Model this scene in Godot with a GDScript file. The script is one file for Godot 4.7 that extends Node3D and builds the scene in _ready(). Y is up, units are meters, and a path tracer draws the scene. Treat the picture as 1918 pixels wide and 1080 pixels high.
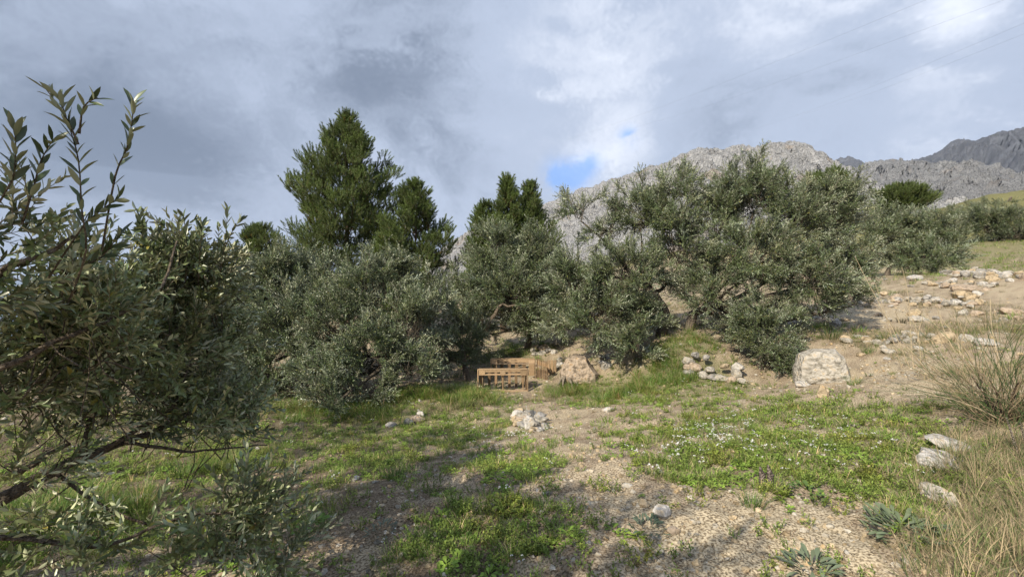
extends Node3D

const FOCAL := 879.0          # pixels of the 1918-wide photograph
const EYE := Vector3(0.0, 1.6, 0.0)
const PITCH := -1.43          # degrees

var taken := {}
var M := {}
var near_grid := PackedFloat32Array()
var far_grid := PackedFloat32Array()
var tps_x := PackedFloat32Array()
var tps_z := PackedFloat32Array()
var tps_w := PackedFloat64Array()
var bump_noise := FastNoiseLite.new()
var veg_noise := FastNoiseLite.new()
var fine_noise := FastNoiseLite.new()
var rock_noise := FastNoiseLite.new()
var clump_noise := FastNoiseLite.new()
var rng := RandomNumberGenerator.new()


# ---------------------------------------------------------------- mesh helper
class Mb:
	var v := PackedVector3Array()
	var n := PackedVector3Array()
	var c := PackedColorArray()
	var ix := PackedInt32Array()

	func vert(p: Vector3, nn: Vector3, col: Color) -> int:
		v.append(p)
		n.append(nn)
		c.append(col)
		return v.size() - 1

	func face(a: int, b: int, d: int) -> void:   # clockwise seen from the side the normal points to
		var g := (v[b] - v[a]).cross(v[d] - v[a])
		if g.dot(n[a] + n[b] + n[d]) > 0.0:
			ix.append(a); ix.append(d); ix.append(b)
		else:
			ix.append(a); ix.append(b); ix.append(d)

	func flat(p: Vector3, q: Vector3, r: Vector3, out: Vector3, col: Color) -> void:
		var g := (q - p).cross(r - p)
		if g.length_squared() < 1e-16:
			return
		g = g.normalized()
		if g.dot(out) < 0.0:
			g = -g
		var a := vert(p, g, col)
		vert(q, g, col)
		vert(r, g, col)
		face(a, a + 1, a + 2)

	func mesh() -> ArrayMesh:
		var m := ArrayMesh.new()
		if v.is_empty():
			return m
		var a := []
		a.resize(Mesh.ARRAY_MAX)
		a[Mesh.ARRAY_VERTEX] = v
		a[Mesh.ARRAY_NORMAL] = n
		a[Mesh.ARRAY_COLOR] = c
		a[Mesh.ARRAY_INDEX] = ix
		m.add_surface_from_arrays(Mesh.PRIMITIVE_TRIANGLES, a)
		return m

	func box(xf: Transform3D, size: Vector3, col: Color, bevel := 0.0) -> void:
		var h := size * 0.5
		var b := minf(bevel, minf(h.x, minf(h.y, h.z)) * 0.4)
		for axis in 3:
			for s in [-1.0, 1.0]:
				var nn := Vector3.ZERO
				nn[axis] = s
				var u := (axis + 1) % 3
				var w := (axis + 2) % 3
				var q := []
				for k in [[-1.0, -1.0], [1.0, -1.0], [1.0, 1.0], [-1.0, 1.0]]:
					var p := Vector3.ZERO
					p[axis] = h[axis] * s
					p[u] = (h[u] - b) * k[0]
					p[w] = (h[w] - b) * k[1]
					q.append(xf * p)
				var on := xf.basis * nn
				flat(q[0], q[1], q[2], on, col)
				flat(q[0], q[2], q[3], on, col)
		if b > 0.0:
			for axis in 3:
				var u := (axis + 1) % 3
				var w := (axis + 2) % 3
				for k in [[-1.0, -1.0], [1.0, -1.0], [1.0, 1.0], [-1.0, 1.0]]:
					var e := []
					for s in [-1.0, 1.0]:
						var p := Vector3.ZERO
						p[axis] = (h[axis] - b) * s
						p[u] = h[u] * k[0]
						p[w] = (h[w] - b) * k[1]
						e.append(xf * p)
						p[u] = (h[u] - b) * k[0]
						p[w] = h[w] * k[1]
						e.append(xf * p)
					var on := Vector3.ZERO
					on[u] = k[0]
					on[w] = k[1]
					on = xf.basis * on
					flat(e[0], e[1], e[3], on, col)
					flat(e[0], e[3], e[2], on, col)

	func tube(pts: Array, radii: Array, sides: int, col: Color, wob := 0.0, seed_ := 0, cap := true) -> void:
		var base := v.size()
		var k := pts.size()
		var ref := Vector3.UP
		var d0: Vector3 = (pts[1] - pts[0]).normalized()
		if absf(d0.dot(ref)) > 0.9:
			ref = Vector3.RIGHT
		var u := d0.cross(ref).normalized()
		for i in k:
			var d: Vector3
			if i == 0:
				d = pts[1] - pts[0]
			elif i == k - 1:
				d = pts[k - 1] - pts[k - 2]
			else:
				d = pts[i + 1] - pts[i - 1]
			d = d.normalized()
			u = (u - d * u.dot(d)).normalized()
			var w := d.cross(u)
			for s in sides:
				var a := TAU * s / sides
				var o := u * cos(a) + w * sin(a)
				var r: float = radii[i]
				if wob > 0.0:
					var hsh := sin((s * 12.9898 + seed_ * 7.13) + floor(i * 0.7) * 78.233 + i * 0.5) * 43758.5453
					r *= 1.0 + wob * ((hsh - floor(hsh)) - 0.5) * 2.0
				vert(pts[i] + o * r, o, col)
		for i in k - 1:
			for s in sides:
				var s2 := (s + 1) % sides
				var a := base + i * sides + s
				var b := base + i * sides + s2
				var e := base + (i + 1) * sides + s
				var f := base + (i + 1) * sides + s2
				face(a, b, f)
				face(a, f, e)
		if cap:
			var d: Vector3 = (pts[k - 1] - pts[k - 2]).normalized()
			var t := vert(pts[k - 1] + d * radii[k - 1] * 0.3, d, col)
			for s in sides:
				face(t, base + (k - 1) * sides + s, base + (k - 1) * sides + (s + 1) % sides)

	# a narrow two-sided leaf: two sheets a hair apart, darker above than below
	func leaf(at: Vector3, dir: Vector3, nrm: Vector3, length: float, width: float, bend: float, top: Color, under: Color, fine: bool, shape := 0) -> void:
		var d := dir.normalized()
		var up := (nrm - d * nrm.dot(d)).normalized()
		var side := d.cross(up)
		var rows: Array
		if fine:
			rows = [[0.0, 0.10], [0.22, 0.72], [0.5, 1.0], [0.78, 0.66], [1.0, 0.0]] if shape == 0 else [[0.0, 0.12], [0.35, 0.45], [0.65, 1.0], [0.88, 0.8], [1.0, 0.0]]
		else:
			rows = [[0.0, 0.0], [0.5 if shape == 0 else 0.65, 1.0], [1.0, 0.0]]
		for sheet in 2:
			var sg := 1.0 if sheet == 0 else -1.0
			var col := top if sheet == 0 else under
			var off := up * (0.0002 * sg)
			var last := -1
			for i in rows.size():
				var s: float = rows[i][0]
				var hw: float = rows[i][1] * width * 0.5
				var p: Vector3 = at + d * (length * s) - up * (bend * length * s * s) + off
				var slope := (up + d * (2.0 * bend * s)).normalized()
				if hw < 1e-6:
					var a := vert(p, slope * sg, col)
					if last >= 0:
						face(last, last + 1, a); face(last + 1, last + 2, a)
					elif rows.size() == 3:
						pass
					last = a if last < 0 else last
					if i == 0:
						last = -2 - a
				else:
					var lift := up * (hw * 0.35)
					var a := vert(p - side * hw + lift, (slope + side * 0.35).normalized() * sg, col)
					vert(p, slope * sg, col)
					vert(p + side * hw + lift, (slope - side * 0.35).normalized() * sg, col)
					if last <= -2:
						var t := -2 - last
						face(t, a, a + 1); face(t, a + 1, a + 2)
					elif last >= 0:
						face(last, a, a + 1); face(last, a + 1, last + 1)
						face(last + 1, a + 1, a + 2); face(last + 1, a + 2, last + 2)
					last = a

	func blade(at: Vector3, dir: Vector3, lean: Vector3, length: float, width: float, col: Color, segs := 3) -> void:
		# a grass blade that leans over towards its tip
		var side := dir.cross(lean)
		if side.length_squared() < 1e-6:
			side = dir.cross(Vector3.RIGHT)
		side = side.normalized()
		var last := -1
		for i in segs + 1:
			var s := float(i) / segs
			var p := at + dir * (length * s * (1.0 - 0.25 * s)) + lean * (length * s * s)
			var d := (dir * (1.0 - 0.5 * s) + lean * (2.0 * s)).normalized()
			var nn := side.cross(d).normalized()
			var hw := width * 0.5 * (1.0 - s * s)
			if i == segs:
				var t := vert(p, nn, col)
				face(last, last + 1, t)
			else:
				var a := vert(p - side * hw, nn, col)
				vert(p + side * hw, nn, col)
				if last >= 0:
					face(last, last + 1, a + 1)
					face(last, a + 1, a)
				last = a


# ---------------------------------------------------------------- naming and adding
func numbered(called: String) -> String:
	var k: int = taken.get(called, 0)
	taken[called] = k + 1
	return called if k == 0 else "%s_%03d" % [called, k]


func tag(o: Node, label := "", category := "", group := "", kind := "") -> Node:
	if label: o.set_meta("label", label)
	if category: o.set_meta("category", category)
	if group: o.set_meta("group", group)
	if kind: o.set_meta("kind", kind)
	return o


func thing(called: String, at_: Vector3, label: String, category: String, group := "") -> Node3D:
	var o := Node3D.new()
	o.name = numbered(called)
	o.position = at_
	add_child(o, true)
	tag(o, label, category, group)
	return o


func part(called: String, mesh_: Mesh, mat: Material, parent: Node, xf := Transform3D()) -> MeshInstance3D:
	var o := MeshInstance3D.new()
	o.name = called if parent != self else numbered(called)
	if parent != self:
		var k := 0
		var nm := called
		while parent.has_node(nm):
			k += 1
			nm = "%s_%03d" % [called, k]
		o.name = nm
	o.mesh = mesh_
	o.material_override = mat
	o.transform = xf
	parent.add_child(o, true)
	return o


func scatter(called: String, mesh_: Mesh, mat: Material, parent: Node, xfs: Array, cols: Array) -> MultiMeshInstance3D:
	var mm := MultiMesh.new()
	mm.transform_format = MultiMesh.TRANSFORM_3D
	mm.use_colors = true
	mm.mesh = mesh_
	mm.instance_count = xfs.size()
	for i in xfs.size():
		mm.set_instance_transform(i, xfs[i])
		mm.set_instance_color(i, cols[i])
	var o := MultiMeshInstance3D.new()
	if parent != self:
		var k := 0
		var nm := called
		while parent.has_node(nm):
			k += 1
			nm = "%s_%03d" % [called, k]
		o.name = nm
	else:
		o.name = numbered(called)
	o.multimesh = mm
	o.material_override = mat
	parent.add_child(o, true)
	o.set_meta("kind", "stuff")
	return o


func basis_y(dir: Vector3, roll: float) -> Basis:
	var y := dir.normalized()
	var x := y.cross(Vector3(0.31, 0.2, 0.93)).normalized()
	if absf(y.dot(Vector3(0.31, 0.2, 0.93).normalized())) > 0.95:
		x = y.cross(Vector3.RIGHT).normalized()
	x = x.rotated(y, roll)
	return Basis(x, y, x.cross(y))


func rdir(r: RandomNumberGenerator) -> Vector3:
	var z := r.randf_range(-1, 1)
	var a := r.randf() * TAU
	var q := sqrt(1.0 - z * z)
	return Vector3(q * cos(a), z, q * sin(a))


# ---------------------------------------------------------------- where things stand
func ray(px: float, py: float) -> Vector3:
	var d := Vector3((px - 959.0) / FOCAL, (540.0 - py) / FOCAL, -1.0)
	return d.rotated(Vector3.RIGHT, deg_to_rad(PITCH))


func at(px: float, py: float, depth: float) -> Vector3:
	var d := ray(px, py)
	return EYE + d * (depth / -d.z)


func gp(px: float, py: float) -> Vector3:     # where the sight line meets the ground
	var d := ray(px, py)
	var t := 1.5
	var last := t
	while t < 400.0:
		var p := EYE + d * t
		if p.y < height(p.x, p.z):
			var lo := last
			var hi := t
			for i in 12:
				var mid := (lo + hi) * 0.5
				p = EYE + d * mid
				if p.y < height(p.x, p.z): hi = mid
				else: lo = mid
			p = EYE + d * hi
			return Vector3(p.x, height(p.x, p.z), p.z)
		last = t
		t *= 1.02
	return EYE + d * 60.0


func on_ground(px: float, depth: float) -> Vector3:
	var p := at(px, 518, depth)
	return Vector3(p.x, height(p.x, p.z), p.z)


# ---------------------------------------------------------------- terrain
func solve_terrain() -> void:
	var pts := []
	for q in [
		[960, 1080, 2.55], [960, 900, 3.95], [1010, 850, 5.3], [1060, 790, 7.2], [1090, 755, 8.9], [940, 732, 10.5], [1005, 700, 12.3],
		[600, 1060, 3.0], [700, 900, 4.95], [500, 900, 5.4], [500, 800, 8.1], [300, 900, 5.4], [100, 980, 4.0], [300, 800, 7.6], [30, 1000, 3.6],
		[780, 788, 8.4], [820, 742, 9.6], [700, 735, 10.5], [600, 720, 12], [1150, 740, 9.9], [1210, 725, 9.4], [1320, 712, 9.4], [1320, 650, 10.1],
		[1240, 624, 11], [1290, 630, 11], [1080, 716, 10.8], [1100, 655, 12.5], [985, 662, 14], [1540, 716, 8.5], [1540, 652, 10], [1640, 620, 11.5],
		[1700, 580, 14], [1700, 545, 19], [1700, 515, 27], [1800, 515, 28], [1860, 470, 38], [1900, 450, 45], [1880, 394, 68], [1640, 520, 26], [1560, 560, 16],
		[1480, 600, 13], [1420, 690, 9.8], [1800, 620, 10], [1900, 570, 14], [1900, 500, 25], [1300, 1000, 2.9], [1300, 850, 4.4], [1300, 760, 6.9], [1500, 800, 5.2],
		[1650, 1000, 2.8], [1780, 830, 4.4], [1860, 760, 5.2], [1900, 1050, 2.6], [1700, 700, 7.3], [700, 640, 18], [640, 600, 24], [300, 610, 20],
		[450, 575, 30], [0, 700, 10], [1050, 600, 25], [1200, 568, 28], [1400, 540, 30],
	]:
		pts.append(at(q[0], q[1], q[2]))
	for q in [[0, 4, 0.05], [-5, 3, -0.3], [6, 3, 0.4], [0, 12, 0.6], [-12, 10, -0.9], [14, 10, 1.6], [-30, -10, -6], [-30, -40, -7], [0, -60, 0.0], [30, -60, 6], [70, -20, 9], [40, -10, 4.5], [70, 10, 9], [-30, 10, -5], [-4.4, -1.5, -0.45], [0, -0.5, 0.0], [60, -90, 12], [0, -100, 0], [-60, -60, -10]]:
		pts.append(Vector3(q[0], q[2], q[1]))
	var n := pts.size()
	var size := n + 3
	var a := []
	for i in size:
		var row := PackedFloat64Array()
		row.resize(size + 1)
		a.append(row)
	for i in n:
		for j in n:
			a[i][j] = kernel(pts[i].x - pts[j].x, pts[i].z - pts[j].z)
		a[i][i] += 0.35 * (1.0 + Vector2(pts[i].x, pts[i].z).length() * 0.05)
		a[i][n] = 1.0
		a[i][n + 1] = pts[i].x
		a[i][n + 2] = pts[i].z
		a[n][i] = 1.0
		a[n + 1][i] = pts[i].x
		a[n + 2][i] = pts[i].z
		a[i][size] = pts[i].y
	for i in size:
		var best := i
		for j in range(i + 1, size):
			if absf(a[j][i]) > absf(a[best][i]): best = j
		var tmp: PackedFloat64Array = a[i]
		a[i] = a[best]
		a[best] = tmp
		var pr: PackedFloat64Array = a[i]
		for j in range(i + 1, size):
			var rw: PackedFloat64Array = a[j]
			var f := rw[i] / pr[i]
			if f != 0.0:
				for k in range(i, size + 1):
					rw[k] -= f * pr[k]
				a[j] = rw
	tps_w.resize(size)
	for i in range(size - 1, -1, -1):
		var s: float = a[i][size]
		for j in range(i + 1, size):
			s -= a[i][j] * tps_w[j]
		tps_w[i] = s / a[i][i]
	for p in pts:
		tps_x.append(p.x)
		tps_z.append(p.z)
	near_grid.resize(161 * 121)
	for j in 121:
		for i in 161:
			near_grid[j * 161 + i] = tps(-15.0 + i * 0.2, -18.0 + j * 0.2)
	far_grid.resize(121 * 101)
	for j in 101:
		for i in 121:
			far_grid[j * 121 + i] = tps(-70.0 + i * 1.5, -120.0 + j * 1.5)


func kernel(x: float, z: float) -> float:
	var r2 := x * x + z * z
	return 0.5 * r2 * log(r2) if r2 > 1e-9 else 0.0


func tps(x: float, z: float) -> float:
	var n := tps_x.size()
	var s := tps_w[n] + tps_w[n + 1] * x + tps_w[n + 2] * z
	for i in n:
		var dx := x - tps_x[i]
		var dz := z - tps_z[i]
		var r2 := dx * dx + dz * dz
		if r2 > 1e-9:
			s += tps_w[i] * 0.5 * r2 * log(r2)
	return s


func grid_at(g: PackedFloat32Array, w: int, u: float, v: float) -> float:
	var i := int(u)
	var j := int(v)
	var fu := u - i
	var fv := v - j
	fu = fu * fu * (3.0 - 2.0 * fu) * 0.3 + fu * 0.7
	fv = fv * fv * (3.0 - 2.0 * fv) * 0.3 + fv * 0.7
	var k := j * w + i
	return lerpf(lerpf(g[k], g[k + 1], fu), lerpf(g[k + w], g[k + w + 1], fu), fv)


func far_slope(az: float) -> float:           # rise per metre outwards, by direction (0 = ahead, + = right)
	var t := [[-180, 0.03], [-120, -0.12], [-80, -0.17], [-50, -0.15], [-30, -0.1], [-10, -0.05], [5, -0.02], [20, 0.03], [35, 0.08], [48, 0.12], [70, 0.15], [100, 0.13], [150, 0.06], [180, 0.03]]
	for i in t.size() - 1:
		if az <= t[i + 1][0]:
			return lerpf(t[i][1], t[i + 1][1], smoothstep(0, 1, (az - t[i][0]) / (t[i + 1][0] - t[i][0])))
	return 0.03


func height(x: float, z: float) -> float:
	var r := sqrt(x * x + z * z)
	var h := 0.0
	if x > -15.0 and x < 16.8 and z > -18.0 and z < 5.8:
		h = grid_at(near_grid, 161, (x + 15.0) * 5.0, (z + 18.0) * 5.0)
	elif x > -70.0 and x < 108.0 and z > -120.0 and z < 28.0:
		h = grid_at(far_grid, 121, (x + 70.0) / 1.5, (z + 120.0) / 1.5)
	if r > 20.0:
		var t := smoothstep(60.0, 100.0, maxf(r, maxf(maxf(-x / 0.66, x / 1.05), maxf(-z / 1.15, z / 0.26))))
		if t > 0.0:
			var e := far_slope(rad_to_deg(atan2(x, -z)))
			h = lerpf(h, maxf(1.6 + e * minf(r, 420.0 if e > 0 else 900.0), -140.0), t)
		h += veg_noise.get_noise_2d(x * 0.15, z * 0.15) * minf((r - 20.0) * 0.02, 1.2)
	h += bump_noise.get_noise_2d(x, z) * 0.07
	if r < 30.0:
		h += fine_noise.get_noise_2d(x, z) * 0.013
	return h


# ---------------------------------------------------------------- ready
func _ready() -> void:
	var cam := Camera3D.new()
	cam.name = "camera"
	cam.position = EYE
	cam.rotation_degrees = Vector3(PITCH, 0, 0)
	cam.fov = rad_to_deg(2.0 * atan(540.0 / FOCAL))
	cam.near = 0.05
	cam.far = 30000.0
	add_child(cam)
	cam.current = true

	var env := Environment.new()
	env.background_mode = Environment.BG_SKY
	env.tonemap_mode = Environment.TONE_MAPPER_LINEAR
	env.tonemap_exposure = 1.42
	env.background_energy_multiplier = 1.0
	env.fog_enabled = true
	env.fog_density = 0.00004
	env.fog_light_color = Color(0.80, 0.87, 0.97)
	env.sdfgi_enabled = true
	env.ssao_enabled = true
	env.ssil_enabled = true
	var sky := Sky.new()
	var pano := PanoramaSkyMaterial.new()
	pano.panorama = cloudy_sky()
	sky.sky_material = pano
	env.sky = sky
	var we := WorldEnvironment.new()
	we.name = "world_environment"
	we.environment = env
	add_child(we)

	var sun := DirectionalLight3D.new()
	sun.name = "sun"
	sun.light_energy = 1.6
	sun.light_color = Color(1.0, 0.95, 0.87)
	sun.light_angular_distance = 0.5
	sun.shadow_enabled = true
	sun.look_at_from_position(Vector3(-0.50, 0.62, 0.62) * 10.0, Vector3.ZERO)
	add_child(sun)

	bump_noise.seed = 3
	bump_noise.frequency = 0.9
	bump_noise.fractal_octaves = 3
	fine_noise.seed = 8
	fine_noise.frequency = 6.0
	fine_noise.fractal_octaves = 2
	veg_noise.seed = 5
	veg_noise.frequency = 0.55
	veg_noise.fractal_octaves = 4
	rock_noise.seed = 11
	rock_noise.frequency = 0.01
	rock_noise.fractal_octaves = 5
	clump_noise.seed = 14
	clump_noise.frequency = 0.95
	clump_noise.fractal_octaves = 2
	rng.seed = 42

	make_materials()
	solve_terrain()
	make_masks()
	build_ground()
	build_mountains()
	build_pines()
	build_olives()
	build_near_olive()
	build_walls_and_rocks()
	build_pallets()
	build_broom()
	build_plants()
	build_ground_cover()
	build_wires()


# ---------------------------------------------------------------- sky
func cloudy_sky() -> ImageTexture:
	var w := 2048
	var h := 1024
	var big := FastNoiseLite.new()
	big.seed = 21
	big.frequency = 1.5
	big.fractal_octaves = 5
	big.fractal_gain = 0.5
	big.domain_warp_enabled = true
	big.domain_warp_amplitude = 0.35
	big.domain_warp_frequency = 1.6
	var wisps := FastNoiseLite.new()
	wisps.seed = 4
	wisps.frequency = 3.2
	wisps.fractal_octaves = 5
	wisps.domain_warp_enabled = true
	wisps.domain_warp_amplitude = 0.25
	wisps.domain_warp_frequency = 2.5
	var blobs := []      # where the cloud is thick and grey (-) or thin and bright (+): a direction, how wide, how much
	for q in [
		[250, 60, 330, -0.22], [860, 60, 200, -0.30], [640, 130, 120, -0.18], [300, 340, 170, -0.28], [760, 420, 110, -0.12], [560, 250, 120, 0.16], [360, 170, 110, 0.16],
		[1010, 190, 170, 0.24], [1240, 90, 110, 0.08], [1440, 60, 120, 0.10], [1800, 20, 50, 0.42], [1740, 130, 90, 0.12], [1720, 230, 110, 0.12], [1600, 130, 70, -0.14],
		[1330, 200, 110, -0.18], [1560, 270, 120, -0.10], [1190, 235, 70, 0.25], [1120, 320, 80, 0.25], [250, 405, 70, 0.18], [120, 300, 140, -0.10], [1870, 90, 110, 0.05], [900, 330, 100, 0.10], [60, 470, 120, 0.05], [1880, 200, 80, 0.10],
	]:
		blobs.append([ray(q[0], q[1]).normalized(), q[2] / FOCAL, q[3]])
	var holes := []
	for q in [[1075, 326, 30, 0.8], [1178, 258, 14, 1.0], [1045, 332, 26, 0.7], [1105, 306, 20, 0.5]]:
		holes.append([ray(q[0], q[1]).normalized(), q[2] / FOCAL, q[3]])
	var img := Image.create(w, h, false, Image.FORMAT_RGBF)
	img.fill(Color(0.20, 0.22, 0.20))
	var dark := Vector3(0.165, 0.205, 0.28)
	var mid := Vector3(0.375, 0.435, 0.555)
	var light := Vector3(0.70, 0.74, 0.83)
	var blue := Vector3(0.16, 0.36, 0.80)
	for j in h / 2 + 8:
		var el := (0.5 - (j + 0.5) / h) * PI
		var cy := cos(el)
		for i in w:
			var a := (i + 0.5) / w * TAU      # the panorama's left edge lies straight ahead
			var d := Vector3(sin(a) * cy, sin(el), -cos(a) * cy)
			var flat_ := Vector3(d.x, d.y * 1.5, d.z)
			var b := 0.42 + 0.72 * big.get_noise_3dv(flat_) + 0.20 * wisps.get_noise_3dv(flat_)
			if d.z < -0.3:
				for q in blobs:
					var t: float = d.distance_squared_to(q[0]) / (q[1] * q[1])
					if t < 4.0:
						b += 1.25 * q[2] * exp(-t * 1.2)
			b = clampf(b, -0.4, 1.1)
			var c := dark.lerp(mid, smoothstep(-0.4, 0.5, b)).lerp(light, smoothstep(0.48, 1.15, b))
			# the far layers seen low are a little bluer and more even
			c = c.lerp(Vector3(0.40, 0.455, 0.57), 0.4 * (1.0 - smoothstep(0.0, 0.22, d.y)))
			var open := 0.0
			if d.z < -0.3:
				for q in holes:
					var t: float = d.distance_squared_to(q[0]) / (q[1] * q[1])
					if t < 5.0:
						open += q[2] * exp(-t)
			else:
				open = smoothstep(0.2, 0.45, big.get_noise_3dv(flat_ * 1.3 + Vector3(7, 3, 1))) * 0.7
			if open > 0.02:
				open *= clampf(0.6 + 1.6 * wisps.get_noise_3dv(flat_ * 2.5), 0.0, 1.0)
				c = c.lerp(blue, clampf(open, 0.0, 0.68))
			img.set_pixel(i, j, Color(c.x, c.y, c.z))
	return ImageTexture.create_from_image(img)


# ---------------------------------------------------------------- materials
func noise_tex(freq: float, seed_: int, octaves: int, ramp: Array, size := 512, kind := FastNoiseLite.TYPE_SIMPLEX_SMOOTH, fractal := FastNoiseLite.FRACTAL_FBM) -> NoiseTexture2D:
	var n := FastNoiseLite.new()
	n.noise_type = kind
	n.seed = seed_
	n.frequency = freq
	n.fractal_type = fractal
	n.fractal_octaves = octaves
	var t := NoiseTexture2D.new()
	t.width = size
	t.height = size
	t.seamless = true
	t.noise = n
	if ramp.size():
		var g := Gradient.new()
		var offs := PackedFloat32Array()
		var cols := PackedColorArray()
		for r in ramp:
			offs.append(r[0])
			cols.append(r[1])
		g.offsets = offs
		g.colors = cols
		t.color_ramp = g
	return t


func mat(called: String, rough := 0.8, col := Color.WHITE) -> StandardMaterial3D:
	var m := StandardMaterial3D.new()
	m.resource_name = called
	m.albedo_color = col
	m.vertex_color_use_as_albedo = true
	m.roughness = rough
	m.metallic_specular = 0.5
	M[called] = m
	return m


func triplanar(m: StandardMaterial3D, scale_: float) -> void:
	m.uv1_triplanar = true
	m.uv1_world_triplanar = true
	m.uv1_scale = Vector3.ONE * scale_
	m.uv1_triplanar_sharpness = 4.0


func make_materials() -> void:
	var m := mat("soil", 0.95)
	m.metallic_specular = 0.2
	triplanar(m, 0.9)
	m.albedo_texture = noise_tex(0.045, 2, 6, [[0.0, Color(0.42, 0.40, 0.38)], [0.38, Color(0.74, 0.72, 0.69)], [0.56, Color(0.97, 0.96, 0.94)], [1.0, Color(1, 1, 1)]], 1024)
	m.heightmap_enabled = true
	m.heightmap_texture = noise_tex(0.06, 6, 6, [], 1024)
	m.heightmap_scale = 0.5

	m = mat("limestone", 0.9)
	m.metallic_specular = 0.25
	triplanar(m, 0.6)
	m.albedo_texture = noise_tex(0.012, 12, 6, [[0.0, Color(0.5, 0.5, 0.5)], [0.35, Color(0.84, 0.83, 0.8)], [0.6, Color(1, 1, 1)], [0.85, Color(0.96, 0.9, 0.8)], [1.0, Color(0.8, 0.72, 0.6)]], 1024)
	m.heightmap_enabled = true
	m.heightmap_texture = noise_tex(0.02, 16, 6, [], 1024)
	m.heightmap_scale = 2.5

	m = mat("mountain_rock", 0.95)
	m.metallic_specular = 0.1
	triplanar(m, 0.02)
	m.albedo_texture = noise_tex(0.02, 31, 6, [[0.0, Color(0.35, 0.35, 0.34)], [0.30, Color(0.78, 0.78, 0.78)], [0.45, Color(0.97, 0.97, 0.97)], [1.0, Color(1, 1, 1)]], 1024)
	m.heightmap_enabled = true
	m.heightmap_texture = noise_tex(0.02, 36, 6, [], 1024, FastNoiseLite.TYPE_SIMPLEX_SMOOTH, FastNoiseLite.FRACTAL_RIDGED)
	m.heightmap_scale = 500.0

	m = mat("olive_leaf", 0.36)
	m.backlight_enabled = true
	m.backlight = Color(0.30, 0.33, 0.12)
	m = mat("pine_needle", 0.5)
	m.backlight_enabled = true
	m.backlight = Color(0.35, 0.4, 0.1)
	m = mat("herb", 0.6)
	m.backlight_enabled = true
	m.backlight = Color(0.5, 0.6, 0.12)
	m.metallic_specular = 0.35
	m = mat("petal", 0.7)
	m.backlight_enabled = true
	m.backlight = Color(0.4, 0.4, 0.4)
	m = mat("straw", 0.8)
	m.metallic_specular = 0.3

	m = mat("bark", 0.92)
	m.metallic_specular = 0.2
	triplanar(m, 3.0)
	m.albedo_texture = noise_tex(0.02, 41, 5, [[0.0, Color(0.4, 0.38, 0.36)], [0.5, Color(0.85, 0.83, 0.8)], [1.0, Color(1, 1, 1)]], 512)
	m.heightmap_enabled = true
	m.heightmap_texture = noise_tex(0.03, 43, 5, [], 512)
	m.heightmap_scale = 4.0

	m = mat("wood", 0.8)
	m.metallic_specular = 0.3
	m.uv1_triplanar = true
	m.uv1_scale = Vector3(2.0, 14.0, 14.0)
	m.albedo_texture = noise_tex(0.02, 51, 5, [[0.0, Color(0.6, 0.55, 0.5)], [0.45, Color(0.9, 0.87, 0.83)], [1.0, Color(1, 1, 1)]], 512)
	m.heightmap_enabled = true
	m.heightmap_texture = noise_tex(0.03, 53, 4, [], 512)
	m.heightmap_scale = 0.3

	m = mat("water", 0.25)
	m = mat("cable", 0.6)


# ---------------------------------------------------------------- where it is green, bare, flowery
var masks := {}

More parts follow.
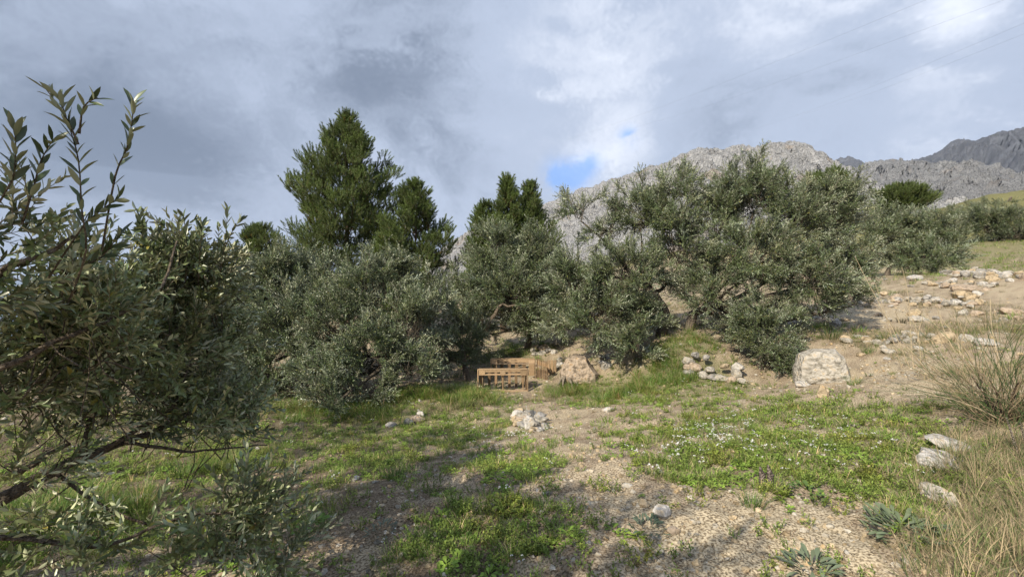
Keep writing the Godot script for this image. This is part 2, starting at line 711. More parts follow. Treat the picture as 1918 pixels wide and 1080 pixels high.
func make_masks() -> void:
	masks["green"] = blob_list([
		[1180, 738, 1.2, 1.6], [1290, 715, 0.8, 1.5], [1110, 732, 0.7, 1.2], [1250, 690, 0.8, 1.2], [860, 800, 1.0, 0.9], [760, 820, 1.2, 0.8], [640, 790, 1.3, 0.8], [560, 830, 1.2, 0.9], [700, 870, 0.6, 0.7], [440, 860, 0.8, 0.8], [330, 880, 0.6, 0.9],
		[100, 830, 1.6, 1.0], [250, 800, 1.6, 1.0], [0, 870, 1.2, 0.9], [130, 960, 0.8, 0.9], [300, 1010, 0.5, 0.6], [980, 870, 0.5, 0.75], [920, 880, 0.45, 0.6], [1120, 840, 0.35, 0.5], [840, 1000, 0.3, 0.7], [880, 960, 0.3, 0.5], [960, 1000, 0.3, 0.55], [760, 1060, 0.25, 0.6], [1050, 1010, 0.25, 0.5], [1350, 850, 0.7, 0.7], [1480, 830, 0.8, 0.85], [1600, 840, 0.7, 0.8], [1420, 770, 0.9, 0.7],
		[1560, 770, 0.7, 0.7], [1660, 800, 0.6, 0.7], [1450, 890, 0.5, 0.8], [1560, 880, 0.5, 0.8], [1680, 890, 0.4, 0.8], [1250, 800, 0.7, 0.5], [1350, 790, 0.6, 0.6], [1700, 770, 0.6, 0.6], [1360, 740, 0.7, 0.6], [1810, 475, 6.0, 1.3], [1870, 465, 8.0, 1.3], [1900, 440, 8.0, 1.0], [1850, 500, 4.0, 1.0], [1720, 510, 3.0, 0.9], [1690, 530, 1.4, 0.6], [1830, 510, 2.5, 0.8], [1540, 610, 0.9, 0.7], [1230, 690, 0.8, 0.8], [1280, 665, 0.6, 0.6], [1050, 690, 0.6, 0.6], [960, 655, 1.5, 0.8], [820, 740, 1.2, 0.9], [1610, 745, 0.4, 0.5], [1660, 720, 0.3, 0.3], [1430, 940, 0.2, 0.8], [1230, 1000, 0.2, 0.5]])
	masks["bare"] = blob_list([
		[1075, 775, 0.45, 1.0], [1065, 800, 0.4, 1.0], [1090, 840, 0.35, 0.9], [1120, 890, 0.32, 0.8], [1150, 940, 0.3, 0.7], [560, 1050, 0.5, 0.9], [640, 1010, 0.4, 0.9], [720, 960, 0.4, 0.6], [800, 900, 0.35, 0.6], [1380, 990, 0.5, 1.0], [1500, 1000, 0.4, 0.9], [1300, 1050, 0.4, 0.9],
		[1560, 950, 0.3, 0.7], [1660, 700, 0.9, 1.0], [1740, 720, 0.7, 0.9], [1640, 750, 0.4, 0.6], [1500, 815, 0.3, 0.9], [1340, 745, 0.35, 0.5], [1600, 590, 1.2, 0.9], [1680, 590, 1.4, 0.9], [1760, 640, 1.0, 0.5], [1890, 540, 1.8, 0.8], [1840, 560, 1.2, 0.5], [1420, 1070, 0.4, 0.8], [1580, 1030, 0.3, 0.6], [1620, 540, 2.0, 0.6]])
	masks["mulch_and_shade"] = blob_list([[620, 1000, 0.9, 1.0], [520, 900, 1.2, 1.0], [300, 900, 1.3, 0.9], [700, 940, 0.6, 0.9], [660, 850, 1.0, 0.8], [760, 880, 0.6, 0.6], [150, 980, 0.8, 0.7], [60, 800, 2.5, 1.0], [200, 785, 2.5, 1.0], [0, 860, 1.5, 1.0], [840, 1040, 0.35, 0.7], [960, 1050, 0.3, 0.6], [560, 740, 2.0, 0.9], [720, 740, 1.5, 0.8], [420, 760, 2.0, 0.9], [1060, 1060, 0.25, 0.5]])  # dark litter, and tree shade painted into the soil
	masks["flowers"] = blob_list([
		[960, 830, 0.5, 1.0], [900, 840, 0.4, 0.8], [1020, 815, 0.4, 0.6], [870, 870, 0.25, 0.5], [1340, 850, 0.5, 0.9], [1370, 830, 0.6, 0.9], [1420, 800, 0.5, 0.6], [1310, 800, 0.5, 0.5], [1440, 770, 0.6, 0.5], [1600, 830, 0.5, 0.5], [1540, 850, 0.4, 0.4], [1680, 820, 0.4, 0.4], [1060, 700, 0.6, 0.5], [1110, 700, 0.6, 0.6], [1240, 750, 0.6, 0.3],
		[1170, 860, 0.3, 0.4], [1000, 930, 0.25, 0.5], [970, 1010, 0.15, 0.4], [1210, 1020, 0.1, 0.8], [750, 1010, 0.12, 0.7], [970, 1060, 0.12, 0.6], [700, 830, 0.4, 0.2]])


func blob_list(q: Array) -> Array:
	var out := []
	for b in q:
		var p := gp(b[0], b[1])
		out.append([p.x, p.z, b[2], b[3]])
	return out


func mask(which: String, x: float, z: float) -> float:
	var s := 0.0
	for b in masks[which]:
		var dx: float = x - b[0]
		var dz: float = z - b[1]
		var t: float = (dx * dx + dz * dz) / (b[2] * b[2])
		if t < 4.0:
			s += b[3] * exp(-t)
	return s


func greenness(x: float, z: float) -> float:
	var g := 0.13 + 0.64 * minf(mask("green", x, z), 1.4) - 0.8 * mask("bare", x, z)
	g += veg_noise.get_noise_2d(x * 2.0, z * 2.0) * 0.6 + veg_noise.get_noise_2d(x * 6.5 + 11.0, z * 6.5) * 0.6
	return g


# ---------------------------------------------------------------- ground
func build_ground() -> void:
	var az := PackedFloat32Array()
	for i in 430:
		az.append(deg_to_rad(-62.0 + 124.0 * i / 429.0))
	for i in 80:
		az.append(deg_to_rad(62.0 + 236.0 * (i + 1) / 81.0))
	az.append(deg_to_rad(298.0))
	var cols := az.size()
	var mb := Mb.new()
	var r := 0.35
	var rings := 0
	var radii := []
	while r < 12000.0:
		radii.append(r)
		r *= 1.0095 if r < 9.0 else 1.021 if r < 30.0 else (1.045 if r < 900 else 1.25)
	var soil := Vector3(0.45, 0.385, 0.29)
	var litter := Vector3(0.27, 0.215, 0.16)
	var moss := Vector3(0.115, 0.15, 0.045)
	var pale := Vector3(0.485, 0.42, 0.31)
	var far_col := Vector3(0.21, 0.21, 0.10)
	for ri in radii.size():
		r = radii[ri]
		for k in cols:
			var x := sin(az[k]) * r
			var z := -cos(az[k]) * r
			var y := height(x, z)
			var c := soil
			if r < 70.0:
				var g := greenness(x, z)
				var b := mask("bare", x, z)
				var n := veg_noise.get_noise_2d(x * 5.0 + 40.0, z * 5.0)
				c = soil.lerp(pale, clampf(b, 0, 1)).lerp(litter, clampf(0.30 + n * 1.2 - b * 0.45, 0.0, 0.7))
				c = c.lerp(moss, clampf((g - 0.3) * 0.8, 0.0, 0.42))
				if r < 25.0:
					c = c.lerp(Vector3(0.17, 0.135, 0.10), clampf(mask("mulch_and_shade", x, z) * (0.75 + n), 0.0, 0.8))  # deepens the shade under the left olives by soil colour
				if r > 50.0:
					c = c.lerp(far_col, (r - 50.0) / 20.0)
			else:
				c = far_col * (1.0 + 0.3 * veg_noise.get_noise_2d(x * 0.1, z * 0.1))
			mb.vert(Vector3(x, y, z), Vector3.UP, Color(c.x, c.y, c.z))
	var rows := radii.size()
	for j in rows:
		for k in cols:
			var a: Vector3 = mb.v[j * cols + (k + 1) % cols] - mb.v[j * cols + (k + cols - 1) % cols]
			var b: Vector3 = mb.v[mini(j + 1, rows - 1) * cols + k] - mb.v[maxi(j - 1, 0) * cols + k]
			var nn := a.cross(b)
			if nn.y < 0: nn = -nn
			mb.n[j * cols + k] = nn.normalized()
	for j in rows - 1:
		for k in cols:
			var k2 := (k + 1) % cols
			var a := j * cols + k
			var b := j * cols + k2
			mb.face(a, b, b + cols)
			mb.face(a, b + cols, a + cols)
	var centre := mb.vert(Vector3(0, height(0, 0), 0), Vector3.UP, mb.c[0])
	for k in cols:
		mb.face(k, (k + 1) % cols, centre)
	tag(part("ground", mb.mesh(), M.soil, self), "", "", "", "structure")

	var sea := Mb.new()
	var q := [Vector3(-20000, 0, -20000), Vector3(6000, 0, -20000), Vector3(6000, 0, 20000), Vector3(-20000, 0, 20000)]
	sea.flat(q[0], q[1], q[2], Vector3.UP, Color(0.05, 0.09, 0.13))
	sea.flat(q[0], q[2], q[3], Vector3.UP, Color(0.05, 0.09, 0.13))
	tag(part("sea", sea.mesh(), M.water, self, Transform3D(Basis(), Vector3(0, -130, 0))), "", "", "", "structure")


# ---------------------------------------------------------------- mountains
func ridge_line(px_list: Array) -> Array:          # [azimuth, tangent of the elevation]
	var out := []
	for q in px_list:
		var d := ray(q[0], q[1])
		out.append([atan2(d.x, -d.z), d.y / Vector2(d.x, d.z).length()])
	return out


func along(line: Array, a: float) -> float:
	if a <= line[0][0]: return line[0][1]
	for i in line.size() - 1:
		if a <= line[i + 1][0]:
			return lerpf(line[i][1], line[i + 1][1], (a - line[i][0]) / (line[i + 1][0] - line[i][0]))
	return line[line.size() - 1][1]


func mountain(called: String, line: Array, foot: float, crest: float, a0: float, a1: float, na: int, nr: int, tint: Vector3, rough: float, ochre: float, green: float) -> void:
	var mb := Mb.new()
	var ridged := FastNoiseLite.new()
	ridged.seed = int(crest)
	ridged.frequency = 1.0 / 70.0
	ridged.fractal_type = FastNoiseLite.FRACTAL_RIDGED
	ridged.fractal_octaves = 5
	var lumps := FastNoiseLite.new()
	lumps.seed = int(crest) + 9
	lumps.frequency = 1.0 / 22.0
	lumps.fractal_octaves = 4
	var patches := FastNoiseLite.new()
	patches.seed = 77
	patches.frequency = 1.0 / 38.0
	patches.fractal_octaves = 4
	var blocks := FastNoiseLite.new()
	blocks.seed = int(crest) + 3
	blocks.noise_type = FastNoiseLite.TYPE_CELLULAR
	blocks.cellular_return_type = FastNoiseLite.RETURN_DISTANCE
	blocks.frequency = 1.0 / 26.0
	blocks.fractal_octaves = 3
	blocks.domain_warp_enabled = true
	blocks.domain_warp_amplitude = 18.0
	blocks.domain_warp_frequency = 1.0 / 40.0
	var k := crest / 800.0
	for j in nr:
		var t := float(j) / (nr - 1) * 1.35            # past 1 the back of the mountain falls away
		for i in na:
			var a := lerpf(a0, a1, float(i) / (na - 1))
			var bend := 1.0 + 0.10 * sin(a * 5.0 + crest) + 0.05 * sin(a * 13.0)
			var r := lerpf(foot, crest, t) * bend
			var top := along(line, a) * crest * bend
			var base := height(sin(a) * foot * bend, -cos(a) * foot * bend) - 8.0
			var prof := pow(minf(t, 1.0), 1.05)
			if t > 1.0:
				prof = 1.0 - pow((t - 1.0) / 0.35, 1.4) * 1.0
			var y := lerpf(base, EYE.y + top, prof)
			var x := sin(a) * r
			var z := -cos(a) * r
			var s := clampf(t * 3.0, 0.0, 1.0)
			var near_top := 1.0 - 0.72 * smoothstep(0.75, 1.0, t)
			var q := Vector3(x, y * 0.8, z) / k
			var rg := ridged.get_noise_3dv(q)
			var lp := lumps.get_noise_3dv(q)
			var bl := blocks.get_noise_3dv(Vector3(q.x, q.y * 0.6, q.z))
			y += (rg * 11.0 * near_top + lp * 4.5 - bl * 9.0 * (0.4 + 0.6 * near_top)) * s * rough * k
			x += lumps.get_noise_3d(q.z, q.x, q.y) * 4.0 * k * s
			z += lumps.get_noise_3d(q.y + 50.0, q.z, q.x) * 5.0 * k * s
			var c := tint * (0.94 + 0.16 * lp)
			z -= bl * 7.0 * k * s
			var pt := patches.get_noise_3dv(q + Vector3(200, 0, 0))
			c = c.lerp(Vector3(0.52, 0.37, 0.22), clampf((pt - 0.30) * 3.0, 0.0, 0.65) * ochre)
			var gv := patches.get_noise_3dv(q * 1.7 + Vector3(0, 90, 0)) - rg * 0.45
			c = c.lerp(Vector3(0.075, 0.085, 0.05), clampf((gv - 0.36 + 0.1 * t) * 5.0, 0.0, 0.8) * green)
			mb.vert(Vector3(x, y, z), Vector3.UP, Color(c.x, c.y, c.z))
	for j in nr:
		for i in na:
			var a: Vector3 = mb.v[j * na + mini(i + 1, na - 1)] - mb.v[j * na + maxi(i - 1, 0)]
			var b: Vector3 = mb.v[mini(j + 1, nr - 1) * na + i] - mb.v[maxi(j - 1, 0) * na + i]
			mb.n[j * na + i] = b.cross(a).normalized() * (1.0 if b.cross(a).y > 0 or j > 0 else -1.0)
			if mb.n[j * na + i].y < -0.2: mb.n[j * na + i] = -mb.n[j * na + i]
	for j in nr - 1:
		for i in na - 1:
			var a := j * na + i
			mb.face(a, a + 1, a + na + 1)
			mb.face(a, a + na + 1, a + na)
	tag(part(called, mb.mesh(), M.mountain_rock, self), "", "", "", "structure")


func build_mountains() -> void:
	var main := ridge_line([[700, 560], [780, 512], [835, 470], [880, 440], [960, 408], [1040, 382], [1100, 356], [1200, 327], [1250, 309], [1290, 292], [1325, 286], [1350, 291], [1380, 283], [1410, 286], [1440, 278], [1470, 276], [1510, 283], [1540, 299], [1570, 320], [1610, 345], [1660, 372], [1720, 400], [1800, 430], [2100, 470]])
	mountain("limestone_mountain", main, 330.0, 800.0, main[0][0], main[main.size() - 1][0], 620, 190, Vector3(0.56, 0.565, 0.57), 1.45, 0.6, 0.6)
	var second := ridge_line([[1380, 420], [1480, 370], [1560, 334], [1600, 321], [1660, 309], [1720, 310], [1780, 315], [1830, 324], [1870, 340], [1918, 352], [2050, 330], [2200, 340]])
	mountain("grey_ridge", second, 560.0, 1300.0, second[0][0], second[second.size() - 1][0], 420, 130, Vector3(0.40, 0.41, 0.425), 1.3, 0.3, 0.5)
	var far := ridge_line([[1440, 345], [1530, 322], [1568, 309], [1592, 306], [1612, 312], [1640, 322], [1690, 318], [1722, 307], [1770, 285], [1800, 273], [1835, 266], [1862, 257], [1918, 248], [2050, 225], [2300, 260]])
	mountain("shaded_mountain", far, 1700.0, 2800.0, far[0][0], far[far.size() - 1][0], 420, 110, Vector3(0.19, 0.205, 0.24), 1.7, 0.0, 0.5)  # cloud shadow over this mountain is painted into its dark blue-grey tint
	# scrub that dots the bare rock
	var mb := Mb.new()
	var r := RandomNumberGenerator.new()
	r.seed = 5
	for i in 46:
		var d := rdir(r)
		d.y = absf(d.y)
		for k in 3:
			mb.leaf(d * r.randf_range(0.2, 0.8), rdir(r), d, r.randf_range(0.5, 0.9), 0.5, 0.2, Color(0.06, 0.08, 0.035), Color(0.06, 0.08, 0.035), false)
	var bush := mb.mesh()
	var xfs := []
	var cols := []
	for i in 900:
		var a := r.randf_range(main[8][0], main[18][0])
		var t := 1.0 - 0.9 * r.randf() * r.randf()
		var bend := 1.0 + 0.10 * sin(a * 5.0 + 800.0) + 0.05 * sin(a * 13.0)
		var rr := lerpf(330.0, 800.0, t) * bend
		var p := Vector3(sin(a) * rr, 0, -cos(a) * rr)
		if patchy(p.x, p.z) < 0.05: continue
		var base := height(sin(a) * 330.0 * bend, -cos(a) * 330.0 * bend) - 8.0
		p.y = lerpf(base, EYE.y + along(main, a) * 800.0 * bend, pow(t, 1.05)) + 0.5
		xfs.append(Transform3D(Basis.from_euler(Vector3(0, r.randf() * TAU, 0)).scaled(Vector3(1, 0.8, 1) * r.randf_range(1.2, 3.0)), p))
		cols.append(Color.WHITE * r.randf_range(0.7, 1.2))
	tag(scatter("mountain_scrub", bush, M.pine_needle, self, xfs, cols), "dark scrub dotted over the pale limestone mountain", "scrub", "", "stuff")


func patchy(x: float, z: float) -> float:
	return veg_noise.get_noise_2d(x * 0.02, z * 0.02)


# ---------------------------------------------------------------- olive trees
func leaf_pair_stem(mb: Mb, r: RandomNumberGenerator, start: Vector3, dir: Vector3, length: float, pairs: int, leaf_len: float, leaf_w: float, fine: bool, dens := 1.0) -> void:
	var side := dir.cross(Vector3(0.3, 0.5, 0.8)).normalized()
	var curve := (side.rotated(dir, r.randf() * TAU)) * r.randf_range(0.05, 0.2) * length
	var pts := []
	var rad := []
	for i in 5:
		var s := i / 4.0
		pts.append(start + dir * length * s + curve * s * s)
		rad.append(lerpf(0.0028, 0.0009, s))
	mb.tube(pts, rad, 3, Color(0.17, 0.15, 0.10), 0.0, 0, false)
	for i in pairs:
		var s := (i + 0.6) / pairs
		var p: Vector3 = start + dir * length * s + curve * s * s
		var d := (dir * length + curve * 2.0 * s).normalized()
		var turn := r.randf_range(-0.5, 0.5) + (PI / 2 if i % 2 else 0.0)
		for k in 2:
			if r.randf() > dens: continue
			var o := side.rotated(d, turn + PI * k + r.randf_range(-0.35, 0.35))
			var spread := r.randf_range(0.75, 1.25) * lerpf(1.0, 0.45, s)
			var ld := (d + o * spread).normalized()
			var up := (d - ld * d.dot(ld)).normalized().rotated(ld, r.randf_range(-0.9, 0.9))
			var ln := leaf_len * r.randf_range(0.7, 1.15) * (1.0 - 0.35 * maxf(0.0, s - 0.75) * 4.0)
			var g := r.randf_range(0.75, 1.3)
			var top := Color(0.108 * g, 0.140 * g, 0.060 * g)
			var under := Color(0.32, 0.345, 0.235) * r.randf_range(0.8, 1.15)
			if r.randf() < 0.012:
				top = Color(0.22, 0.20, 0.05)
			mb.leaf(p, ld, up, ln, leaf_w * r.randf_range(0.8, 1.2), r.randf_range(-0.08, 0.16), top, under, fine)


func spray_mesh(seed_: int, fine: bool, leaf_len := 0.058, leaf_w := 0.0125) -> ArrayMesh:
	var r := RandomNumberGenerator.new()
	r.seed = seed_
	var mb := Mb.new()
	leaf_pair_stem(mb, r, Vector3.ZERO, Vector3.UP, 0.34, 10, leaf_len, leaf_w, fine)
	for k in 3:
		var a := r.randf() * TAU
		var d := Vector3(cos(a) * 0.75, r.randf_range(0.6, 1.0), sin(a) * 0.75).normalized()
		leaf_pair_stem(mb, r, Vector3(0, 0.05 + 0.07 * k, 0), d, r.randf_range(0.14, 0.24), 6, leaf_len * 0.95, leaf_w, fine)
	return mb.mesh()


var sprays := []
var fine_sprays := []

func curve_pts(a: Vector3, b: Vector3, n: int, sag: float, wild: float, r: RandomNumberGenerator) -> Array:
	var out := []
	var o1 := rdir(r) * wild
	var o2 := rdir(r) * wild
	for i in n:
		var t := float(i) / (n - 1)
		var p := a.lerp(b, t)
		p.y += sag * sin(t * PI)
		p += o1 * sin(t * PI) + o2 * sin(t * TAU) * 0.5
		out.append(p)
	return out


func taper(n: int, r0: float, r1: float) -> Array:
	var out := []
	for i in n:
		out.append(lerpf(r0, r1, pow(float(i) / (n - 1), 0.8)))
	return out


func olive_crown(root: Node3D, lobes: Array, fork: Vector3, seed_: int, dens: float, size: float, kinds: Array, limb_r := 0.06, tint := 1.0) -> void:
	# lobes: [centre, radii] in the tree's own axes; each has its limb, branchlets, sprays
	var r := RandomNumberGenerator.new()
	r.seed = seed_
	var bark := Color(0.23, 0.205, 0.17)
	var xfs := []
	var cols := []
	for k in kinds.size():
		xfs.append([])
		cols.append([])
	var twig := Mb.new()
	for lobe in lobes:
		var c: Vector3 = lobe[0]
		var q: Vector3 = lobe[1]
		var mul: float = lobe[2] if lobe.size() > 2 else 1.0
		var limb := Mb.new()
		var core := c - Vector3(0, q.y * 0.35, 0)
		var pts := curve_pts(fork, core, 9, -0.1, 0.16 * fork.distance_to(core) * 0.5, r)
		limb.tube(pts, taper(9, limb_r, 0.016), 7, bark, 0.16, seed_)
		part("branch", limb.mesh(), M.bark, root)
		var area := q.x * q.y + q.y * q.z + q.x * q.z
		var count := int(area * 31.0 * dens * mul) + 3
		for b in count:
			var d := rdir(r)
			if d.y < -0.45 and r.randf() < 0.6:
				d.y = -d.y
			var tip := c + Vector3(d.x * q.x, d.y * q.y, d.z * q.z) * r.randf_range(0.72, 1.08)
			if clump_noise.get_noise_3dv((tip + root.position) / size) < -0.10 and r.randf() < 0.85:
				continue
			if d.y > 0.2 and r.randf() < 0.35:
				tip += Vector3(r.randf_range(-0.1, 0.1), r.randf_range(0.1, 0.5), r.randf_range(-0.1, 0.1)) * size
			var start: Vector3 = core.lerp(c, r.randf() * 0.8) + rdir(r) * q * 0.25
			var bp := curve_pts(start, tip, 6, 0.12 * q.y, 0.1 * q.x, r)
			twig.tube(bp, taper(6, 0.010 * size, 0.003), 3, bark * r.randf_range(0.8, 1.3), 0.0, 0, false)
			var n := 8
			for i in n:
				var t := lerpf(0.38, 1.0, (i + r.randf()) / n)
				var f := minf(t, 0.999) * 5.0
				var s := int(f)
				var p: Vector3 = bp[s].lerp(bp[s + 1], f - s)
				var tan: Vector3 = (bp[s + 1] - bp[s]).normalized()
				var out: Vector3 = (p - c) / q
				var dir := tan * 0.55 + out.normalized() * 0.45 + rdir(r) * 0.6 + Vector3(0, 0.35, 0)
				var k := r.randi() % kinds.size()
				xfs[k].append(Transform3D(basis_y(dir, r.randf() * TAU).scaled(Vector3.ONE * size * r.randf_range(0.7, 1.15)), p))
				var g := r.randf_range(0.6, 1.3) * tint
				cols[k].append(Color(g * r.randf_range(0.9, 1.05), g, g * r.randf_range(0.9, 1.15)))
	if twig.v.size():
		tag(part("twigs", twig.mesh(), M.bark, root), "", "", "", "stuff")
	for k in kinds.size():
		scatter("foliage", kinds[k], M.olive_leaf, root, xfs[k], cols[k])


func trunk_part(root: Node3D, pts: Array, r0: float, r1: float, seed_: int, called := "trunk") -> void:
	var mb := Mb.new()
	var smooth := []
	var k := (pts.size() - 1) * 4
	for i in k + 1:
		var f := i / 4.0
		var s := mini(int(f), pts.size() - 2)
		var u := f - s
		var p0: Vector3 = pts[maxi(s - 1, 0)]
		var p3: Vector3 = pts[mini(s + 2, pts.size() - 1)]
		smooth.append((pts[s] as Vector3).cubic_interpolate(pts[s + 1], p0, p3, u))
	mb.tube(smooth, taper(k + 1, r0, r1), 10, Color(0.30, 0.27, 0.23), 0.22, seed_)
	part(called, mb.mesh(), M.bark, root)


func olive(label: String, trunk_px: Array, depth: float, lobe_px: Array, seed_: int, dens: float, size := 1.0, r0 := 0.13, called := "olive_tree", tint := 1.0, group := "olive trees of the grove") -> void:
	# trunk_px: [px, py] of the trunk upwards; lobe_px: [px, py, depth, half width px, half height px, density]
	var base := on_ground(trunk_px[0][0], depth)
	var root := thing(called, base, label, "olive tree" if called == "olive_tree" else "olive bush", group)
	var tp := [Vector3(0, -0.15, 0)]
	for i in range(1, trunk_px.size()):
		var p := at(trunk_px[i][0], trunk_px[i][1], depth) - base
		if p.y < 0.2: p.y = 0.2 + 0.2 * i
		tp.append(p)
	trunk_part(root, tp, r0, r0 * 0.6, seed_)
	var fork: Vector3 = tp[tp.size() - 1]
	var lobes := []
	for q in lobe_px:
		var d: float = q[2]
		var rx: float = q[3] * d / FOCAL
		var ry: float = q[4] * d / FOCAL
		lobes.append([at(q[0], q[1], d) - base, Vector3(rx, ry, rx * 0.9), q[5] if q.size() > 5 else 1.0])
	olive_crown(root, lobes, fork, seed_, dens, size, sprays, r0 * 0.5, tint)


func build_olives() -> void:
	for k in 5:
		sprays.append(spray_mesh(100 + k, false, 0.060, 0.0180))
	for k in 4:
		fine_sprays.append(spray_mesh(200 + k, true, 0.063, 0.0165))
	olive("broad grey-green olive tree left of the pallets, behind the near branches", [[560, 730], [570, 690], [560, 650]], 12.0,
		[[500, 545, 12.4, 66, 62], [565, 545, 13, 62, 60], [465, 600, 12, 60, 70], [555, 640, 11.4, 84, 80], [625, 560, 12.2, 60, 70], [500, 700, 11, 76, 56], [440, 690, 11.5, 60, 70], [590, 712, 10.6, 60, 34], [470, 745, 10.2, 70, 30]], 11, 1.0, 1.15)
	olive("olive tree with leaning grey trunk between the pallets and the big pine", [[728, 745], [737, 700], [748, 660]], 10.4,
		[[700, 555, 11, 84, 64], [640, 620, 10.6, 74, 76], [765, 620, 10.2, 78, 70], [700, 670, 9.8, 80, 46], [610, 705, 9.6, 70, 56], [800, 590, 11, 46, 56], [680, 735, 9.3, 66, 36, 0.8], [740, 520, 11.4, 50, 34], [775, 690, 9.7, 50, 34], [620, 755, 8.8, 60, 24, 0.8]], 12, 1.05)
	olive("small olive tree whose trunk stands just left of the pallets", [[878, 722], [872, 690], [866, 655]], 11.9,
		[[862, 618, 12.6, 48, 44], [900, 640, 12.7, 28, 40], [835, 592, 12.8, 36, 34], [815, 672, 11.6, 46, 42], [872, 664, 12.2, 30, 26]], 13, 1.0, 1.0, 0.10)
	olive("olive tree behind the pallets with a crooked bare limb showing", [[985, 664], [990, 640], [1000, 612]], 14.2,
		[[930, 475, 14.6, 58, 48], [918, 525, 14.2, 42, 50], [1005, 500, 14.6, 58, 58], [965, 560, 13.6, 78, 54], [902, 580, 14, 34, 40], [896, 612, 13.6, 40, 40], [872, 560, 14.4, 30, 40], [1060, 560, 14.4, 56, 60], [1020, 606, 13.8, 64, 34]], 14, 1.0, 1.1, 0.12)
	olive("tall olive tree with dark forked trunk left of centre in the big clump", [[1238, 628], [1246, 592], [1232, 560], [1216, 545]], 11.2,
		[[1088, 398, 11.6, 50, 44, 0.4], [1135, 430, 11.6, 52, 60, 0.5], [1200, 410, 11.8, 60, 52, 0.8], [1262, 356, 12, 52, 40, 0.7], [1180, 520, 11, 86, 62], [1115, 600, 10.8, 84, 54], [1275, 470, 11.4, 84, 76], [1075, 545, 11.6, 62, 64], [1058, 606, 11.2, 50, 36], [1192, 655, 10.2, 34, 40, 1.2], [1180, 600, 10.8, 70, 50], [1240, 430, 11.8, 60, 56, 0.8]], 15, 0.95)
	olive("widest olive tree, right of the big clump, its grey trunk leaning right", [[1288, 634], [1300, 605], [1316, 580]], 11.4,
		[[1412, 375, 11.8, 76, 52], [1480, 425, 11.6, 84, 74], [1556, 400, 11.9, 70, 56], [1592, 455, 12, 44, 76], [1400, 495, 11, 96, 76], [1515, 530, 11, 88, 62], [1345, 425, 11.8, 66, 74], [1440, 590, 10.8, 66, 44, 0.8], [1340, 550, 10.8, 70, 50], [1590, 520, 11.4, 40, 44], [1596, 562, 11.2, 34, 32], [1540, 580, 10.8, 42, 26], [1400, 335, 12, 30, 26, 0.6]], 16, 1.0)
	olive("low dark olive bush growing in front of the dry stone wall and the grey boulder", [[1425, 705], [1428, 690], [1432, 675]], 9.7,
		[[1436, 640, 9.7, 62, 46], [1400, 610, 10.1, 46, 36, 0.8], [1455, 675, 9.4, 40, 28]], 17, 1.3, 0.95, 0.07, "olive_bush", 0.9)
	olive("round olive tree on the slope below the flat-topped pine", [[1660, 512], [1668, 500], [1680, 480]], 28.0,
		[[1690, 438, 28.5, 56, 34], [1740, 448, 28, 56, 42], [1640, 455, 28, 34, 40], [1720, 487, 27, 74, 24], [1768, 478, 27.5, 32, 34], [1650, 425, 29, 40, 24]], 18, 0.5, 1.7, 0.16)
	olive("darker olive tree at the right edge, nearer of the two under the crest", [[1866, 468], [1868, 458], [1872, 445]], 44.0,
		[[1850, 424, 44, 36, 24], [1892, 424, 44, 38, 28], [1830, 420, 45, 24, 20], [1905, 445, 43, 30, 22]], 19, 0.35, 2.2, 0.2, "olive_tree", 0.85)
	olive("smaller olive tree under the grassy crest, left of the darker one", [[1800, 440], [1802, 430], [1805, 422]], 52.0,
		[[1800, 412, 52, 26, 16], [1825, 408, 54, 26, 14]], 20, 0.35, 2.2, 0.15, "olive_tree", 0.9)
	olive("row-end olive tree on the crest under the yellow grass at the far right", [[1890, 420], [1892, 412], [1895, 405]], 60.0,
		[[1872, 404, 60, 26, 14], [1905, 402, 60, 26, 14], [1842, 402, 60, 20, 12]], 21, 0.35, 2.4, 0.15, "olive_tree", 0.8)
	# the crooked bare limb
	var last: Node3D = get_node("olive_tree_003")
	var mb := Mb.new()
	var pts := []
	for q in [[911, 618, 13.2], [917, 600, 13.1], [928, 588, 13.0], [934, 574, 13.0], [942, 569, 13.0], [950, 574, 13.0], [962, 572, 13.1], [971, 573, 13.2]]:
		pts.append(at(q[0], q[1], q[2]) - last.position)
	mb.tube(pts, taper(8, 0.06, 0.03), 7, Color(0.42, 0.36, 0.29), 0.2, 4)
	part("bare_limb", mb.mesh(), M.bark, last)


